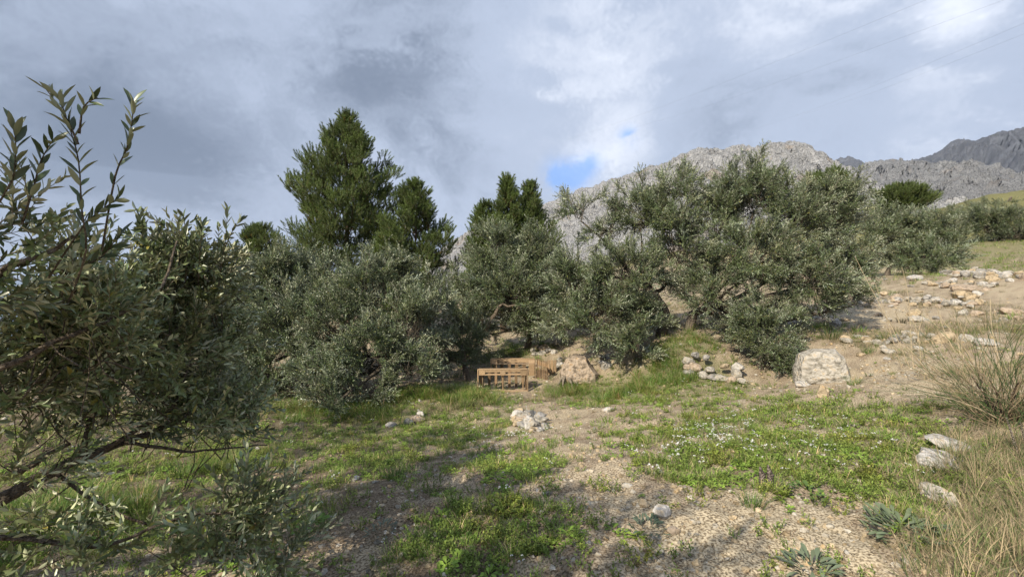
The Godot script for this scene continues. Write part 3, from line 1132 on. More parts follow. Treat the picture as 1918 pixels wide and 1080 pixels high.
# the tree that the camera stands beside: its trunk is out of the picture on the left
func build_near_olive() -> void:
	var base := Vector3(-4.7, 0, -1.9)
	base.y = height(base.x, base.z)
	var root := thing("olive_tree", base, "nearest olive tree, leafy branches reaching in from the left edge", "olive tree", "olive trees of the grove")
	var fork := Vector3(0.3, 1.0, -0.1)
	trunk_part(root, [Vector3(0, -0.2, 0), Vector3(0.05, 0.4, 0), Vector3(0.2, 0.75, -0.05), fork], 0.2, 0.12, 3)
	var r := RandomNumberGenerator.new()
	r.seed = 77
	# limbs seen in the photograph
	var limbs := [
		[[[-230, 985, 2.3], [-80, 970, 2.4], [0, 938, 2.5], [70, 897, 2.6], [130, 868, 2.7], [190, 845, 2.8], [250, 822, 3.0], [330, 790, 3.2], [400, 740, 3.5]], 0.052, 0.012],
		[[[20, 890, 2.5], [60, 872, 2.5], [90, 850, 2.55], [128, 830, 2.6]], 0.018, 0.010],
		[[[150, 858, 2.75], [160, 820, 2.8], [170, 780, 2.9], [215, 735, 3.0], [250, 690, 3.1]], 0.018, 0.006],
		[[[230, 828, 2.9], [300, 838, 3.0], [360, 846, 3.1], [430, 838, 3.2], [500, 832, 3.3]], 0.014, 0.004],
		[[[190, 845, 2.8], [260, 800, 2.9], [320, 765, 3.1], [350, 690, 3.2], [370, 620, 3.3], [420, 470, 3.4]], 0.018, 0.004],
		[[[-200, 640, 1.7], [-60, 540, 1.75], [20, 500, 1.8], [80, 478, 1.85], [140, 440, 1.9]], 0.022, 0.006],
		[[[-150, 700, 1.9], [0, 690, 2.0], [100, 640, 2.1], [200, 600, 2.3], [300, 540, 2.6], [330, 450, 2.9]], 0.02, 0.005],
		[[[-150, 1000, 2.0], [50, 1010, 2.1], [200, 1020, 2.2], [330, 970, 2.3], [440, 960, 2.45]], 0.016, 0.004],
		[[[100, 885, 2.65], [200, 950, 2.6], [330, 1000, 2.6], [450, 1040, 2.6]], 0.012, 0.004],
		[[[-230, 985, 2.3], [-330, 800, 2.2], [-330, 640, 1.9], [-200, 560, 1.8]], 0.05, 0.02],
	]
	for l in limbs:
		var mb := Mb.new()
		var pts := []
		for q in l[0]:
			pts.append(at(q[0], q[1], q[2]) - base)
		var smooth := []
		for i in (pts.size() - 1) * 3 + 1:
			var f := i / 3.0
			var s := mini(int(f), pts.size() - 2)
			smooth.append((pts[s] as Vector3).cubic_interpolate(pts[s + 1], pts[maxi(s - 1, 0)], pts[mini(s + 2, pts.size() - 1)], f - s) + rdir(r) * 0.006)
		mb.tube(smooth, taper(smooth.size(), l[1], l[2]), 7, Color(0.22, 0.19, 0.155), 0.15, 5)
		part("branch", mb.mesh(), M.bark, root)
	var join := Mb.new()
	var jp := [fork, at(-330, 990, 2.2) - base, at(-230, 985, 2.3) - base]
	join.tube(jp, [0.11, 0.07, 0.052], 8, Color(0.22, 0.19, 0.155), 0.12, 6)
	part("branch", join.mesh(), M.bark, root)

	# leafy mass: sprays hung through these parts of the crown
	var xfs := [[], [], [], []]
	var cols := [[], [], [], []]
	var twig := Mb.new()
	for q in [   # px, py, depth, half width px, half height px, depth spread m, sprays, how dark
		[30, 590, 2.0, 80, 70, 0.4, 70], [110, 530, 2.0, 70, 40, 0.3, 26], [20, 450, 1.9, 30, 30, 0.2, 7], [150, 640, 2.4, 110, 70, 0.5, 110], [20, 720, 2.3, 90, 70, 0.4, 90],
		[280, 520, 3.2, 34, 50, 0.3, 55], [350, 520, 3.3, 34, 40, 0.3, 50], [395, 560, 3.5, 22, 60, 0.3, 40], [230, 580, 3.0, 50, 40, 0.4, 60], [310, 610, 3.2, 70, 50, 0.5, 110], [375, 660, 3.6, 50, 60, 0.5, 90],
		[240, 690, 3.0, 120, 50, 0.5, 150], [350, 725, 3.4, 80, 36, 0.5, 80], [130, 760, 2.7, 110, 26, 0.4, 50], [400, 770, 3.5, 40, 26, 0.4, 26], [60, 820, 2.4, 60, 26, 0.3, 10],
		[330, 800, 3.2, 90, 34, 0.4, 60], [440, 800, 3.5, 36, 40, 0.3, 40], [160, 810, 2.8, 90, 22, 0.3, 26], [300, 1000, 2.5, 120, 40, 0.2, 8], [520, 1040, 2.5, 30, 30, 0.2, 10],
		[440, 985, 2.5, 50, 36, 0.2, 30], [110, 1010, 2.2, 90, 40, 0.2, 8], [20, 880, 2.2, 40, 60, 0.2, 10], [200, 1060, 2.3, 120, 20, 0.2, 8], [90, 960, 2.4, 70, 30, 0.2, 5], [490, 960, 2.6, 24, 26, 0.2, 8], [350, 1050, 2.4, 60, 24, 0.2, 12], [40, 1040, 2.1, 50, 30, 0.2, 8], [20, 930, 2.3, 36, 36, 0.3, 7], [330, 845, 3.0, 80, 14, 0.3, 12], [455, 820, 3.4, 20, 20, 0.3, 8],
		[-200, 620, 2.2, 160, 200, 0.6, 60], [-450, 500, 2.0, 220, 300, 0.8, 60],
	]:
		var c := at(q[0], q[1], q[2]) - base
		var ex := Vector3(q[3] * q[2] / FOCAL, q[4] * q[2] / FOCAL, q[5])
		for i in int(q[6] * 0.8):
			var p: Vector3 = c + rdir(r) * ex * pow(r.randf(), 0.4)
			if clump_noise.get_noise_3dv((p + base) * 2.6) < -0.02 and r.randf() < 0.85: continue
			var dir: Vector3 = Vector3(0.25, 0.75, 0.0) + rdir(r) * 0.75
			if q[1] > 880: dir = Vector3(0.3, 0.35, 0.1) + rdir(r) * 0.6
			put_spray(p, dir, r, xfs, cols, twig)
	# crown parts out of the picture, to the left and behind the camera: they throw the shade on the foreground
	for q in [[-4.4, 3.1, -2.5, 0.8, 0.6, 120], [-4.3, 3.2, -1.2, 0.8, 0.6, 35], [-3.1, 3.0, -0.1, 0.8, 0.5, 110], [-2.0, 2.9, 0.4, 0.8, 0.4, 110], [-6.3, 3.2, -3.7, 0.9, 0.7, 160], [-5.4, 2.6, -0.6, 1.0, 0.8, 120], [-3.4, 3.0, 1.4, 0.9, 0.6, 110]]:
		var c := Vector3(q[0], q[1], q[2]) - base
		var lb := Mb.new()
		lb.tube(curve_pts(fork, c, 8, 0.1, 0.15, r), taper(8, 0.06, 0.015), 6, Color(0.22, 0.19, 0.155), 0.12, 8)
		part("branch", lb.mesh(), M.bark, root)
		for i in int(q[5]):
			var d := rdir(r)
			var p: Vector3 = c + d * Vector3(q[3], q[4], q[3]) * pow(r.randf(), 0.4)
			put_spray(p, d + Vector3(0, 0.6, 0) + rdir(r) * 0.5, r, xfs, cols, twig)
	tag(part("twigs", twig.mesh(), M.bark, root), "", "", "", "stuff")
	for k in 4:
		scatter("foliage", fine_sprays[k], M.olive_leaf, root, xfs[k], cols[k])

	# shoots against the sky, leaf by leaf
	var leaves := []
	for k in 5:
		var mb := Mb.new()
		var g := 0.8 + 0.12 * k
		mb.leaf(Vector3.ZERO, Vector3.UP, Vector3.BACK, 0.076, 0.0205, -0.05 + 0.05 * k, Color(0.070 * g, 0.100 * g, 0.043 * g), Color(0.23, 0.26, 0.17), true)
		leaves.append(mb.mesh())
	var shoots := [
		[[[130, 560, 1.9], [160, 470, 1.85], [152, 390, 1.8], [146, 300, 1.78], [128, 235, 1.76], [110, 180, 1.75]], 18, 1.0],
		[[[146, 270, 1.77], [120, 215, 1.75], [84, 165, 1.74]], 4, 0.9],
		[[[148, 250, 1.77], [156, 200, 1.75], [182, 182, 1.74]], 5, 0.9],
		[[[190, 470, 1.95], [215, 330, 1.9], [236, 280, 1.88], [246, 230, 1.86], [250, 190, 1.85]], 13, 0.9],
		[[[-30, 420, 1.75], [20, 340, 1.74], [28, 290, 1.72], [26, 235, 1.70]], 11, 1.1],
		[[[40, 420, 1.8], [62, 350, 1.78], [76, 300, 1.77], [98, 262, 1.75]], 9, 1.0],
		[[[90, 520, 1.9], [150, 430, 1.86], [180, 400, 1.84], [222, 370, 1.84]], 10, 1.0],
		[[[150, 500, 2.0], [190, 480, 1.98], [222, 440, 1.95]], 8, 1.0],
		[[[300, 540, 3.2], [296, 470, 3.15], [300, 420, 3.1], [252, 392, 3.1]], 9, 1.0],
		[[[345, 540, 3.2], [350, 470, 3.15], [343, 405, 3.1]], 10, 1.0],
		[[[370, 540, 3.2], [374, 470, 3.15], [378, 415, 3.1]], 9, 1.0],
		[[[405, 560, 3.3], [415, 490, 3.25], [422, 445, 3.2], [426, 392, 3.2]], 12, 1.0],
		[[[418, 470, 3.25], [436, 430, 3.2], [450, 412, 3.2]], 6, 1.0],
		[[[270, 520, 3.1], [268, 460, 3.05], [262, 410, 3.0]], 9, 1.0],
	]
	for s in shoots:
		var pts := []
		for q in s[0]:
			pts.append(at(q[0], q[1], q[2]))
		var o: Vector3 = pts[0]
		var mb := Mb.new()
		var local := []
		for i in (pts.size() - 1) * 3 + 1:
			var f := i / 3.0
			var k := mini(int(f), pts.size() - 2)
			local.append((pts[k] as Vector3).cubic_interpolate(pts[k + 1], pts[maxi(k - 1, 0)], pts[mini(k + 2, pts.size() - 1)], f - k) - o)
		mb.tube(local, taper(local.size(), 0.0045, 0.0014), 5, Color(0.24, 0.205, 0.16), 0.1, 2)
		var sh := part("shoot", mb.mesh(), M.bark, root, Transform3D(Basis(), o - base))
		for i in int(s[1]):
			var t: float = lerpf(0.12, 1.0, pow((i + 0.7) / float(s[1]), 0.75))
			var f: float = minf(t, 0.999) * (local.size() - 1)
			var k := int(f)
			var p: Vector3 = (local[k] as Vector3).lerp(local[k + 1], f - k)
			var d: Vector3 = (local[k + 1] - local[k]).normalized()
			var turn := (PI / 2 if i % 2 else 0.0) + r.randf_range(-0.5, 0.5)
			for w in 2:
				if r.randf() < 0.08: continue
				var out := d.cross(Vector3(0.2, 0.1, 0.97)).normalized().rotated(d, turn + PI * w + r.randf_range(-0.4, 0.4))
				var ld := (d + out * r.randf_range(0.35, 1.0)).normalized()
				var up := (d - ld * d.dot(ld)).normalized().rotated(ld, r.randf_range(-0.9, 0.9))
				var b := Basis(ld.cross(up) * -1.0, ld, up).orthonormalized() * r.randf_range(0.75, 1.12) * float(s[2])
				part("leaf", leaves[r.randi() % 5], M.olive_leaf, sh, Transform3D(b, p))


func put_spray(p: Vector3, dir: Vector3, r: RandomNumberGenerator, xfs: Array, cols: Array, twig: Mb) -> void:
	var k := r.randi() % 4
	xfs[k].append(Transform3D(basis_y(dir, r.randf() * TAU).scaled(Vector3.ONE * r.randf_range(0.75, 1.1)), p))
	var g := r.randf_range(0.8, 1.6)
	cols[k].append(Color(g * r.randf_range(0.95, 1.1), g, g * r.randf_range(0.85, 1.05)))
	if r.randf() < 0.5:
		var back := p - dir.normalized() * r.randf_range(0.15, 0.35) + rdir(r) * 0.08
		twig.tube(curve_pts(back, p, 4, -0.02, 0.02, r), taper(4, 0.0045, 0.0025), 4, Color(0.22, 0.19, 0.15), 0.0, 0, false)


# ---------------------------------------------------------------- pines
func tuft_mesh(seed_: int) -> ArrayMesh:
	var r := RandomNumberGenerator.new()
	r.seed = seed_
	var mb := Mb.new()
	mb.tube([Vector3.ZERO, Vector3(0, 0.17, 0), Vector3(0, 0.32, 0)], [0.006, 0.005, 0.003], 3, Color(0.16, 0.12, 0.07), 0.0, 0, false)
	for i in 120:
		var s := r.randf()
		var a := r.randf() * TAU
		var o := Vector3(cos(a), 0, sin(a))
		var d := (Vector3.UP * lerpf(0.5, 1.3, s) + o * r.randf_range(0.55, 1.0)).normalized()
		var p := Vector3(0, 0.03 + 0.30 * s, 0)
		var ln := r.randf_range(0.06, 0.10)
		var w := d.cross(rdir(r)).normalized() * 0.0042
		var nn := w.cross(d).normalized()
		var g := r.randf_range(0.7, 1.3)
		var col := Color(0.105 * g, 0.150 * g, 0.038 * g)
		var q := mb.vert(p - w, nn, col)
		mb.vert(p + w, nn, col)
		mb.vert(p + d * ln, nn, col)
		mb.face(q, q + 1, q + 2)
	return mb.mesh()


var tufts := []

func pine(label: String, base: Vector3, h: float, prof: Array, seed_: int, gap: float, size: float, first := 0.12, tint := Color.WHITE, flat_top := 0.0) -> void:
	var root := thing("pine_tree", base, label, "pine tree", "pines behind the olive trees")
	var r := RandomNumberGenerator.new()
	r.seed = seed_
	var mb := Mb.new()
	var pts := []
	var lean := Vector3(r.randf_range(-0.2, 0.2), 0, r.randf_range(-0.2, 0.2))
	for i in 9:
		var t := i / 8.0
		pts.append(Vector3(lean.x * t * t, h * t * 0.985 - 0.2 * (1 - t), lean.z * t * t) + Vector3(sin(t * 7 + seed_), 0, cos(t * 5.0)) * 0.05)
	mb.tube(pts, taper(9, 0.018 * h + 0.03, 0.012), 9, Color(0.19, 0.15, 0.12), 0.1, seed_)
	part("trunk", mb.mesh(), M.bark, root)
	var wood := Mb.new()
	var xfs := [[], [], []]
	var cols := [[], [], []]
	var y := h * first
	var whorl := 0
	while y < h * 0.985:
		var t := y / h
		var reach := along(prof, t)
		var n := 5 if reach > 0.6 else 4
		var a0 := r.randf() * TAU
		for b in n:
			var a := a0 + TAU * b / n + r.randf_range(-0.4, 0.4)
			var len_: float = reach * (r.randf_range(0.5, 1.0) if r.randf() < 0.6 else r.randf_range(0.92, 1.14))
			var out := Vector3(cos(a), 0, sin(a))
			var rise := lerpf(0.10, 0.75, t * t) if flat_top == 0.0 else lerpf(0.22, 0.05, t)
			var at_ := Vector3(lean.x * t * t, y, lean.z * t * t)
			var bp := []
			for i in 7:
				var s := i / 6.0
				bp.append(at_ + out * len_ * s + Vector3(0, len_ * (rise * s + (0.34 - 0.25 * flat_top) * s * s - 0.10 * sin(s * PI)), 0) + rdir(r) * 0.03)
			wood.tube(bp, taper(7, 0.012 + 0.010 * len_, 0.004), 4, Color(0.17, 0.135, 0.1), 0.0, 0, false)
			var clumps := int(len_ / 0.32) + 2
			for i in clumps:
				var s := lerpf(0.34, 0.98, (i + r.randf_range(0.2, 0.9)) / clumps)
				var f := minf(s, 0.999) * 6.0
				var k := int(f)
				var d: Vector3 = (bp[k + 1] - bp[k]).normalized()
				var side := d.cross(Vector3.UP).normalized()
				var centre: Vector3 = (bp[k] as Vector3).lerp(bp[k + 1], f - k) + side * len_ * 0.34 * r.randf_range(-1.0, 1.0) * (1.0 - absf(s - 0.55)) + Vector3(0, r.randf_range(-0.1, 0.15), 0)
				var rad := r.randf_range(0.13, 0.24) * (0.6 + 0.25 * len_) * size
				var shade := r.randf_range(0.65, 1.35)
				for w in 13:
					var o := rdir(r)
					var q: Vector3 = centre + o * rad * Vector3(1.0, 0.75, 1.0) * pow(r.randf(), 0.5) + Vector3(0, rad * 0.2, 0)
					var dir: Vector3 = d * 0.4 + o * 0.6 + Vector3(0, 0.7, 0) + rdir(r) * 0.3
					var kk := r.randi() % 3
					xfs[kk].append(Transform3D(basis_y(dir, r.randf() * TAU).scaled(Vector3.ONE * size * r.randf_range(0.7, 1.1)), q))
					var g := r.randf_range(0.8, 1.2) * shade
					var c := Color(g, g, g) * tint
					if s < 0.5 and r.randf() < 0.10:
						c = Color(1.9, 1.0, 0.9)
					cols[kk].append(c)
		y += gap * lerpf(1.0, 0.7, t) * r.randf_range(0.8, 1.2)
		whorl += 1
	for k in 5:      # leader
		var kk := k % 3
		xfs[kk].append(Transform3D(basis_y(Vector3(r.randf_range(-0.3, 0.3), 1, r.randf_range(-0.3, 0.3)), 0).scaled(Vector3.ONE * size), Vector3(lean.x, h * (0.94 + 0.012 * k), lean.z)))
		cols[kk].append(tint)
	tag(part("branches", wood.mesh(), M.bark, root), "", "", "", "stuff")
	for k in 3:
		scatter("needles", tufts[k], M.pine_needle, root, xfs[k], cols[k])


func build_pines() -> void:
	for k in 3:
		tufts.append(tuft_mesh(60 + k))
	var cone := [[0.0, 2.6], [0.2, 3.2], [0.42, 3.1], [0.55, 2.45], [0.68, 1.75], [0.8, 1.05], [0.9, 0.52], [0.96, 0.22], [1.0, 0.06]]
	var put := func(px: float, top: float, depth: float) -> Array:
		var b := on_ground(px, depth)
		return [b, at(px, top, depth).y - b.y]
	var q: Array = put.call(652, 216, 22.0)
	pine("tallest pine, broad dark green cone rising above the olives", q[0], q[1], cone, 1, 0.44, 1.15)
	q = put.call(776, 352, 20.5)
	pine("shorter pine standing against the right flank of the tallest pine", q[0], q[1], [[0.0, 1.7], [0.3, 1.95], [0.6, 1.6], [0.8, 0.85], [0.92, 0.35], [1.0, 0.08]], 2, 0.46, 1.1)
	q = put.call(724, 452, 19.5)
	pine("young pine whose tip shows below and between the two main pines", q[0], q[1], [[0.0, 1.0], [0.4, 1.0], [0.7, 0.7], [1.0, 0.2]], 8, 0.36, 1.0)
	q = put.call(484, 436, 24.0)
	pine("small pine peeping out at the left foot of the tallest pine", q[0], q[1], [[0.0, 1.3], [0.5, 1.3], [0.8, 0.8], [1.0, 0.25]], 3, 0.4, 1.1)
	q = put.call(944, 344, 20.0)
	pine("pine with pointed tip behind the olive above the pallets, left of its pair", q[0], q[1], [[0.0, 1.3], [0.4, 1.3], [0.65, 0.95], [0.8, 0.5], [0.9, 0.22], [1.0, 0.05]], 4, 0.4, 1.1)
	q = put.call(992, 350, 20.6)
	pine("slim pine behind the olive above the pallets, right of its pair", q[0], q[1], [[0.0, 1.5], [0.5, 1.3], [0.7, 0.8], [0.82, 0.4], [0.9, 0.2], [1.0, 0.05]], 5, 0.4, 1.1)
	q = put.call(900, 392, 20.5)
	pine("lowest of the three pines behind the olive above the pallets", q[0], q[1], [[0.0, 0.9], [0.5, 0.8], [0.8, 0.45], [1.0, 0.15]], 6, 0.4, 1.0)
	q = put.call(1684, 352, 55.0)
	pine("dark flat-topped pine on the right slope in front of the mountain", q[0], q[1], [[0.0, 1.6], [0.5, 2.6], [0.65, 2.9], [0.8, 2.5], [0.92, 1.6], [1.0, 0.6]], 7, 0.4, 2.0, 0.5, Color(0.85, 0.85, 0.85), 1.0)
	q = put.call(1542, 342, 42.0)
	pine("dark pine mostly hidden behind the widest olive tree", q[0], q[1], [[0.0, 1.6], [0.5, 2.2], [0.8, 1.9], [1.0, 0.7]], 9, 0.55, 2.0, 0.3, Color(0.85, 0.85, 0.85))
	q = put.call(1892, 376, 74.0)
	pine("tiny lone pine on the grassy crest at the right edge", q[0], q[1], [[0.0, 1.5], [0.5, 1.5], [1.0, 0.4]], 10, 0.6, 2.2, 0.2)


# ---------------------------------------------------------------- stones
func rock_mesh(seed_: int, detail: int, blocky: float) -> ArrayMesh:
	var r := RandomNumberGenerator.new()
	r.seed = seed_
	var planes := []
	for i in 12:
		planes.append([rdir(r), r.randf_range(0.48, 0.85)])
	var nz := FastNoiseLite.new()
	nz.seed = seed_
	nz.frequency = 1.1
	nz.fractal_octaves = 3
	var tris := []
	var oct := [Vector3.RIGHT, Vector3.UP, Vector3.BACK, Vector3.LEFT, Vector3.DOWN, Vector3.FORWARD]
	for f in [[0, 1, 2], [2, 1, 3], [3, 1, 5], [5, 1, 0], [0, 2, 4], [2, 3, 4], [3, 5, 4], [5, 0, 4]]:
		tris.append([oct[f[0]], oct[f[1]], oct[f[2]]])
	for s in detail:
		var nxt := []
		for t in tris:
			var a: Vector3 = ((t[0] + t[1]) * 0.5).normalized()
			var b: Vector3 = ((t[1] + t[2]) * 0.5).normalized()
			var c: Vector3 = ((t[0] + t[2]) * 0.5).normalized()
			nxt.append_array([[t[0], a, c], [a, t[1], b], [c, b, t[2]], [a, b, c]])
		tris = nxt
	var shaped := func(p: Vector3) -> Vector3:
		var k := 1.0
		for pl in planes:
			var d: float = p.dot(pl[0])
			if d > 0.01:
				k = minf(k, pl[1] / d)
		var cube := 1.0 / maxf(absf(p.x), maxf(absf(p.y), absf(p.z)))
		k = lerpf(k, minf(k, cube * 0.72) , blocky)
		return p * (k * (1.0 + 0.09 * nz.get_noise_3dv(p * 1.0)))
	var mb := Mb.new()
	for t in tris:
		var a: Vector3 = shaped.call(t[0])
		var b: Vector3 = shaped.call(t[1])
		var c: Vector3 = shaped.call(t[2])
		mb.flat(a, b, c, (a + b + c), Color.WHITE)
	return mb.mesh()


var stones := []
var stone_mats := []

func tinted_stone(i: int) -> Material:
	return stone_mats[i % stone_mats.size()]


func make_stone_kit() -> void:
	for k in 8:
		stones.append(rock_mesh(300 + k, 2, 0.6 if k % 2 else 0.2))
	for c in [Color(0.42, 0.40, 0.36), Color(0.36, 0.34, 0.30), Color(0.43, 0.355, 0.25), Color(0.46, 0.445, 0.42), Color(0.32, 0.31, 0.295), Color(0.40, 0.33, 0.26)]:
		var m: StandardMaterial3D = M.limestone.duplicate()
		m.albedo_color = c.linear_to_srgb()
		stone_mats.append(m)


func stone_xf(p: Vector3, size: Vector3, r: RandomNumberGenerator, tilt := 0.25) -> Transform3D:
	var b := Basis.from_euler(Vector3(r.randf_range(-tilt, tilt), r.randf() * TAU, r.randf_range(-tilt, tilt)))
	return Transform3D(b * Basis.from_scale(size), p)


func stone_wall(called: String, label: String, line: Array, courses: int, size: float, seed_: int, loose := 0.0, category := "stone wall") -> void:
	# line: [px, py] of the foot of the wall
	var r := RandomNumberGenerator.new()
	r.seed = seed_
	var base := gp(line[0][0], line[0][1])
	var root := thing(called, base, label, category)
	for i in line.size() - 1:
		var a := gp(line[i][0], line[i][1])
		var b := gp(line[i + 1][0], line[i + 1][1])
		var n := maxi(2, int(a.distance_to(b) / size * 1.7))
		for c in courses:
			for k in n:
				var t := (k + r.randf_range(0.2, 0.8)) / n
				if r.randf() < 0.18 * c: continue
				var p := a.lerp(b, t)
				p.z += r.randf_range(-0.5, 0.5) * (0.08 + loose) - c * size * (0.45 if loose < 0.12 else 0.7)
				p.x += r.randf_range(-0.5, 0.5) * loose
				p.y = height(p.x, p.z)
				var s := size * r.randf_range(0.45, 0.85)
				p.y = p.y + s * 0.15 + c * size * 0.12 if loose > 0.12 else maxf(p.y + s * 0.15, lerpf(a.y, b.y, t) + c * size * 0.48 + s * 0.2)
				part("stone", stones[r.randi() % 8], tinted_stone(r.randi()), root, stone_xf(p - base, Vector3(s, s * r.randf_range(0.5, 0.8), s * r.randf_range(0.7, 1.0)), r))


func lone_rock(called: String, label: String, px: float, py: float, size: Vector3, mesh_i: int, mat_i: int, sink := 0.25, yaw := 0.0, category := "rock", group := "") -> Node3D:
	var p := gp(px, py)
	var o := MeshInstance3D.new()
	o.name = numbered(called)
	o.mesh = stones[mesh_i % 8]
	o.material_override = tinted_stone(mat_i)
	o.transform = Transform3D(Basis.from_euler(Vector3(0.1, yaw, -0.08)) * Basis.from_scale(size), p + Vector3(0, size.y * (1.0 - 2.0 * sink) * 0.42, 0))
	add_child(o, true)
	tag(o, label, category, group)
	return o


func boulder(called: String, label: String, p: Vector3, outline: Array, px_per_m: float, depth: float, mat_i: int, seed_: int) -> void:
	# a big block: the outline (pixels about its foot) gives its face, bulged and weathered over a real depth
	var nz := FastNoiseLite.new()
	nz.seed = seed_
	nz.frequency = 1.3
	nz.fractal_octaves = 4
	var ring := []
	for q in outline:
		ring.append(Vector2(q[0], q[1]) / px_per_m)
	var dense := []
	for i in ring.size():
		for k in 2:
			dense.append((ring[i] as Vector2).lerp(ring[(i + 1) % ring.size()], k / 2.0))
	var mid := Vector2.ZERO
	for d in dense: mid += d
	mid /= dense.size()
	var mb := Mb.new()
	var layers := [[0.0, 0.0], [0.0, 0.5], [0.05, 0.84], [0.3, 1.0], [0.62, 0.98], [0.95, 0.7], [1.0, 0.0]]
	var grid := []
	for l in layers:
		var row := []
		for d in dense:
			var q: Vector2 = mid.lerp(d, l[1])
			var v := Vector3(q.x, q.y, depth * (0.5 - l[0]))
			v += Vector3(nz.get_noise_3dv(v), nz.get_noise_3dv(v + Vector3(9, 0, 0)), nz.get_noise_3dv(v + Vector3(0, 9, 0))) * 0.07
			row.append(v)
		grid.append(row)
	var c := Vector3(mid.x, mid.y, 0)
	for j in layers.size() - 1:
		for i in dense.size():
			var i2 := (i + 1) % dense.size()
			var a: Vector3 = grid[j][i]
			var b: Vector3 = grid[j][i2]
			var e: Vector3 = grid[j + 1][i]
			var f: Vector3 = grid[j + 1][i2]
			mb.flat(a, b, f, (a + f) * 0.5 - c, Color.WHITE)
			mb.flat(a, f, e, (a + f) * 0.5 - c, Color.WHITE)
	var o := MeshInstance3D.new()
	o.name = numbered(called)
	o.mesh = mb.mesh()
	o.material_override = tinted_stone(mat_i)
	o.transform = Transform3D(Basis.from_euler(Vector3(-0.12, -atan2(p.x, -p.z) * 0.6, 0)), p)
	add_child(o, true)
	tag(o, label, "boulder")


func build_walls_and_rocks() -> void:
	make_stone_kit()
	stone_wall("dry_stone_wall", "dry stone retaining wall under the olive clump, left of the grey boulder", [[1284, 700], [1320, 706], [1360, 712], [1400, 718]], 4, 0.24, 1)
	stone_wall("dry_stone_wall", "collapsed heap of wall stones beside the sandy path below the pallets", [[972, 790], [990, 806], [1016, 806]], 4, 0.2, 2, 0.2)
	stone_wall("dry_stone_wall", "long tumbled stone terrace across the slope below the round olive", [[1640, 566], [1690, 568], [1740, 570], [1790, 572], [1850, 574]], 6, 0.24, 3, 1.0)
	stone_wall("dry_stone_wall", "low stones of a broken terrace behind the grey boulder", [[1490, 604], [1530, 604], [1570, 596]], 3, 0.24, 4, 0.3)
	stone_wall("dry_stone_wall", "low stone wall running behind the ochre boulder", [[1040, 690], [1056, 686]], 3, 0.2, 5, 0.15)
	stone_wall("dry_stone_wall", "stones stacked to the right of the ochre boulder", [[1118, 690], [1156, 676]], 3, 0.22, 6, 0.15)
	stone_wall("dry_stone_wall", "stones of the terrace edge in shade under the left olives", [[756, 790], [792, 786]], 2, 0.22, 7, 0.2)
	stone_wall("dry_stone_wall", "far stone row at the right edge above the bare earth", [[1800, 512], [1860, 520], [1918, 522]], 2, 0.4, 8, 1.4)
	stone_wall("dry_stone_wall", "pale stones seen under the olive directly behind the pallets", [[996, 662], [1044, 656]], 3, 0.24, 9, 0.2)
	stone_wall("dry_stone_wall", "scattered terrace stones left of the long tumbled terrace", [[1570, 575], [1620, 572]], 2, 0.24, 10, 0.7)
	stone_wall("dry_stone_wall", "stones of a ruined terrace above the long tumbled one, under the round olive's right side", [[1770, 532], [1810, 536], [1850, 540]], 3, 0.26, 12, 1.2)
	stone_wall("dry_stone_wall", "stones half sunk in the slope between the boulder and the dry stalks", [[1620, 640], [1680, 640], [1740, 632]], 3, 0.18, 13, 0.9)
	var p := gp(1540, 712)
	var k := 879.0 / -p.z
	boulder("boulder", "big pale grey boulder with flat sloping face right of the olive bush", p, [[-50, -10], [-47, 20], [-40, 46], [-20, 56], [16, 58], [31, 46], [41, 18], [48, -10]], k, 0.9, 0, 5)
	p = gp(1082, 712)
	k = 879.0 / -p.z
	boulder("boulder", "tall ochre boulder just right of the pallets", p, [[-34, -6], [-35, 14], [-22, 40], [-4, 47], [14, 44], [25, 27], [38, 12], [38, -6]], k, 0.8, 5, 6)
	lone_rock("rock", "small upright ochre stone at the foot of the grey boulder", 1541, 742, Vector3(0.11, 0.17, 0.1), 2, 2, 0.2, 0.4)
	lone_rock("rock", "flat blue-grey stone leaning left of the small ochre stone", 1505, 722, Vector3(0.20, 0.08, 0.14), 1, 3, 0.25, 0.3)
	lone_rock("rock", "white stone half buried in the bare foreground soil", 1243, 962, Vector3(0.09, 0.07, 0.07), 3, 3, 0.25, 0.8)
	lone_rock("rock", "large flat white rock at the edge of the dry grass", 1775, 836, Vector3(0.26, 0.08, 0.2), 5, 3, 0.2, 0.2)
	lone_rock("rock", "long white rock sloping under the flat white rock", 1760, 866, Vector3(0.34, 0.10, 0.22), 1, 3, 0.3, 0.5)
	lone_rock("rock", "grey rock poking from the dry grass below the white rocks", 1752, 935, Vector3(0.09, 0.09, 0.18), 6, 0, 0.25, 0.3)
	lone_rock("rock", "pair-topped pale rock on the grass before the round olive", 1718, 524, Vector3(0.45, 0.28, 0.35), 3, 3, 0.2, 0.2)
	lone_rock("rock", "white stone on the green slope right of the round olive", 1783, 530, Vector3(0.28, 0.22, 0.22), 4, 3, 0.2, 0.6)
	lone_rock("rock", "broad brown slab at the right end of the long terrace", 1812, 545, Vector3(0.75, 0.25, 0.5), 1, 5, 0.2, 0.1)
	lone_rock("rock", "yellow-brown block under the broad brown slab", 1806, 562, Vector3(0.55, 0.3, 0.4), 5, 2, 0.2, 0.3)
	lone_rock("rock", "bright white stone right of the yellow-brown block", 1830, 553, Vector3(0.28, 0.17, 0.2), 2, 3, 0.2, 0.3)
	lone_rock("rock", "grey stone with pointed top amid dry stalks", 1804, 590, Vector3(0.16, 0.17, 0.12), 7, 0, 0.2, 0.3)
	lone_rock("rock", "rounded tan rock left of the dry stalks, upper of two", 1712, 590, Vector3(0.26, 0.18, 0.2), 4, 2, 0.2, 0.8)
	lone_rock("rock", "long tan slab below the rounded tan rock", 1722, 602, Vector3(0.36, 0.15, 0.22), 1, 0, 0.2, 0.1)
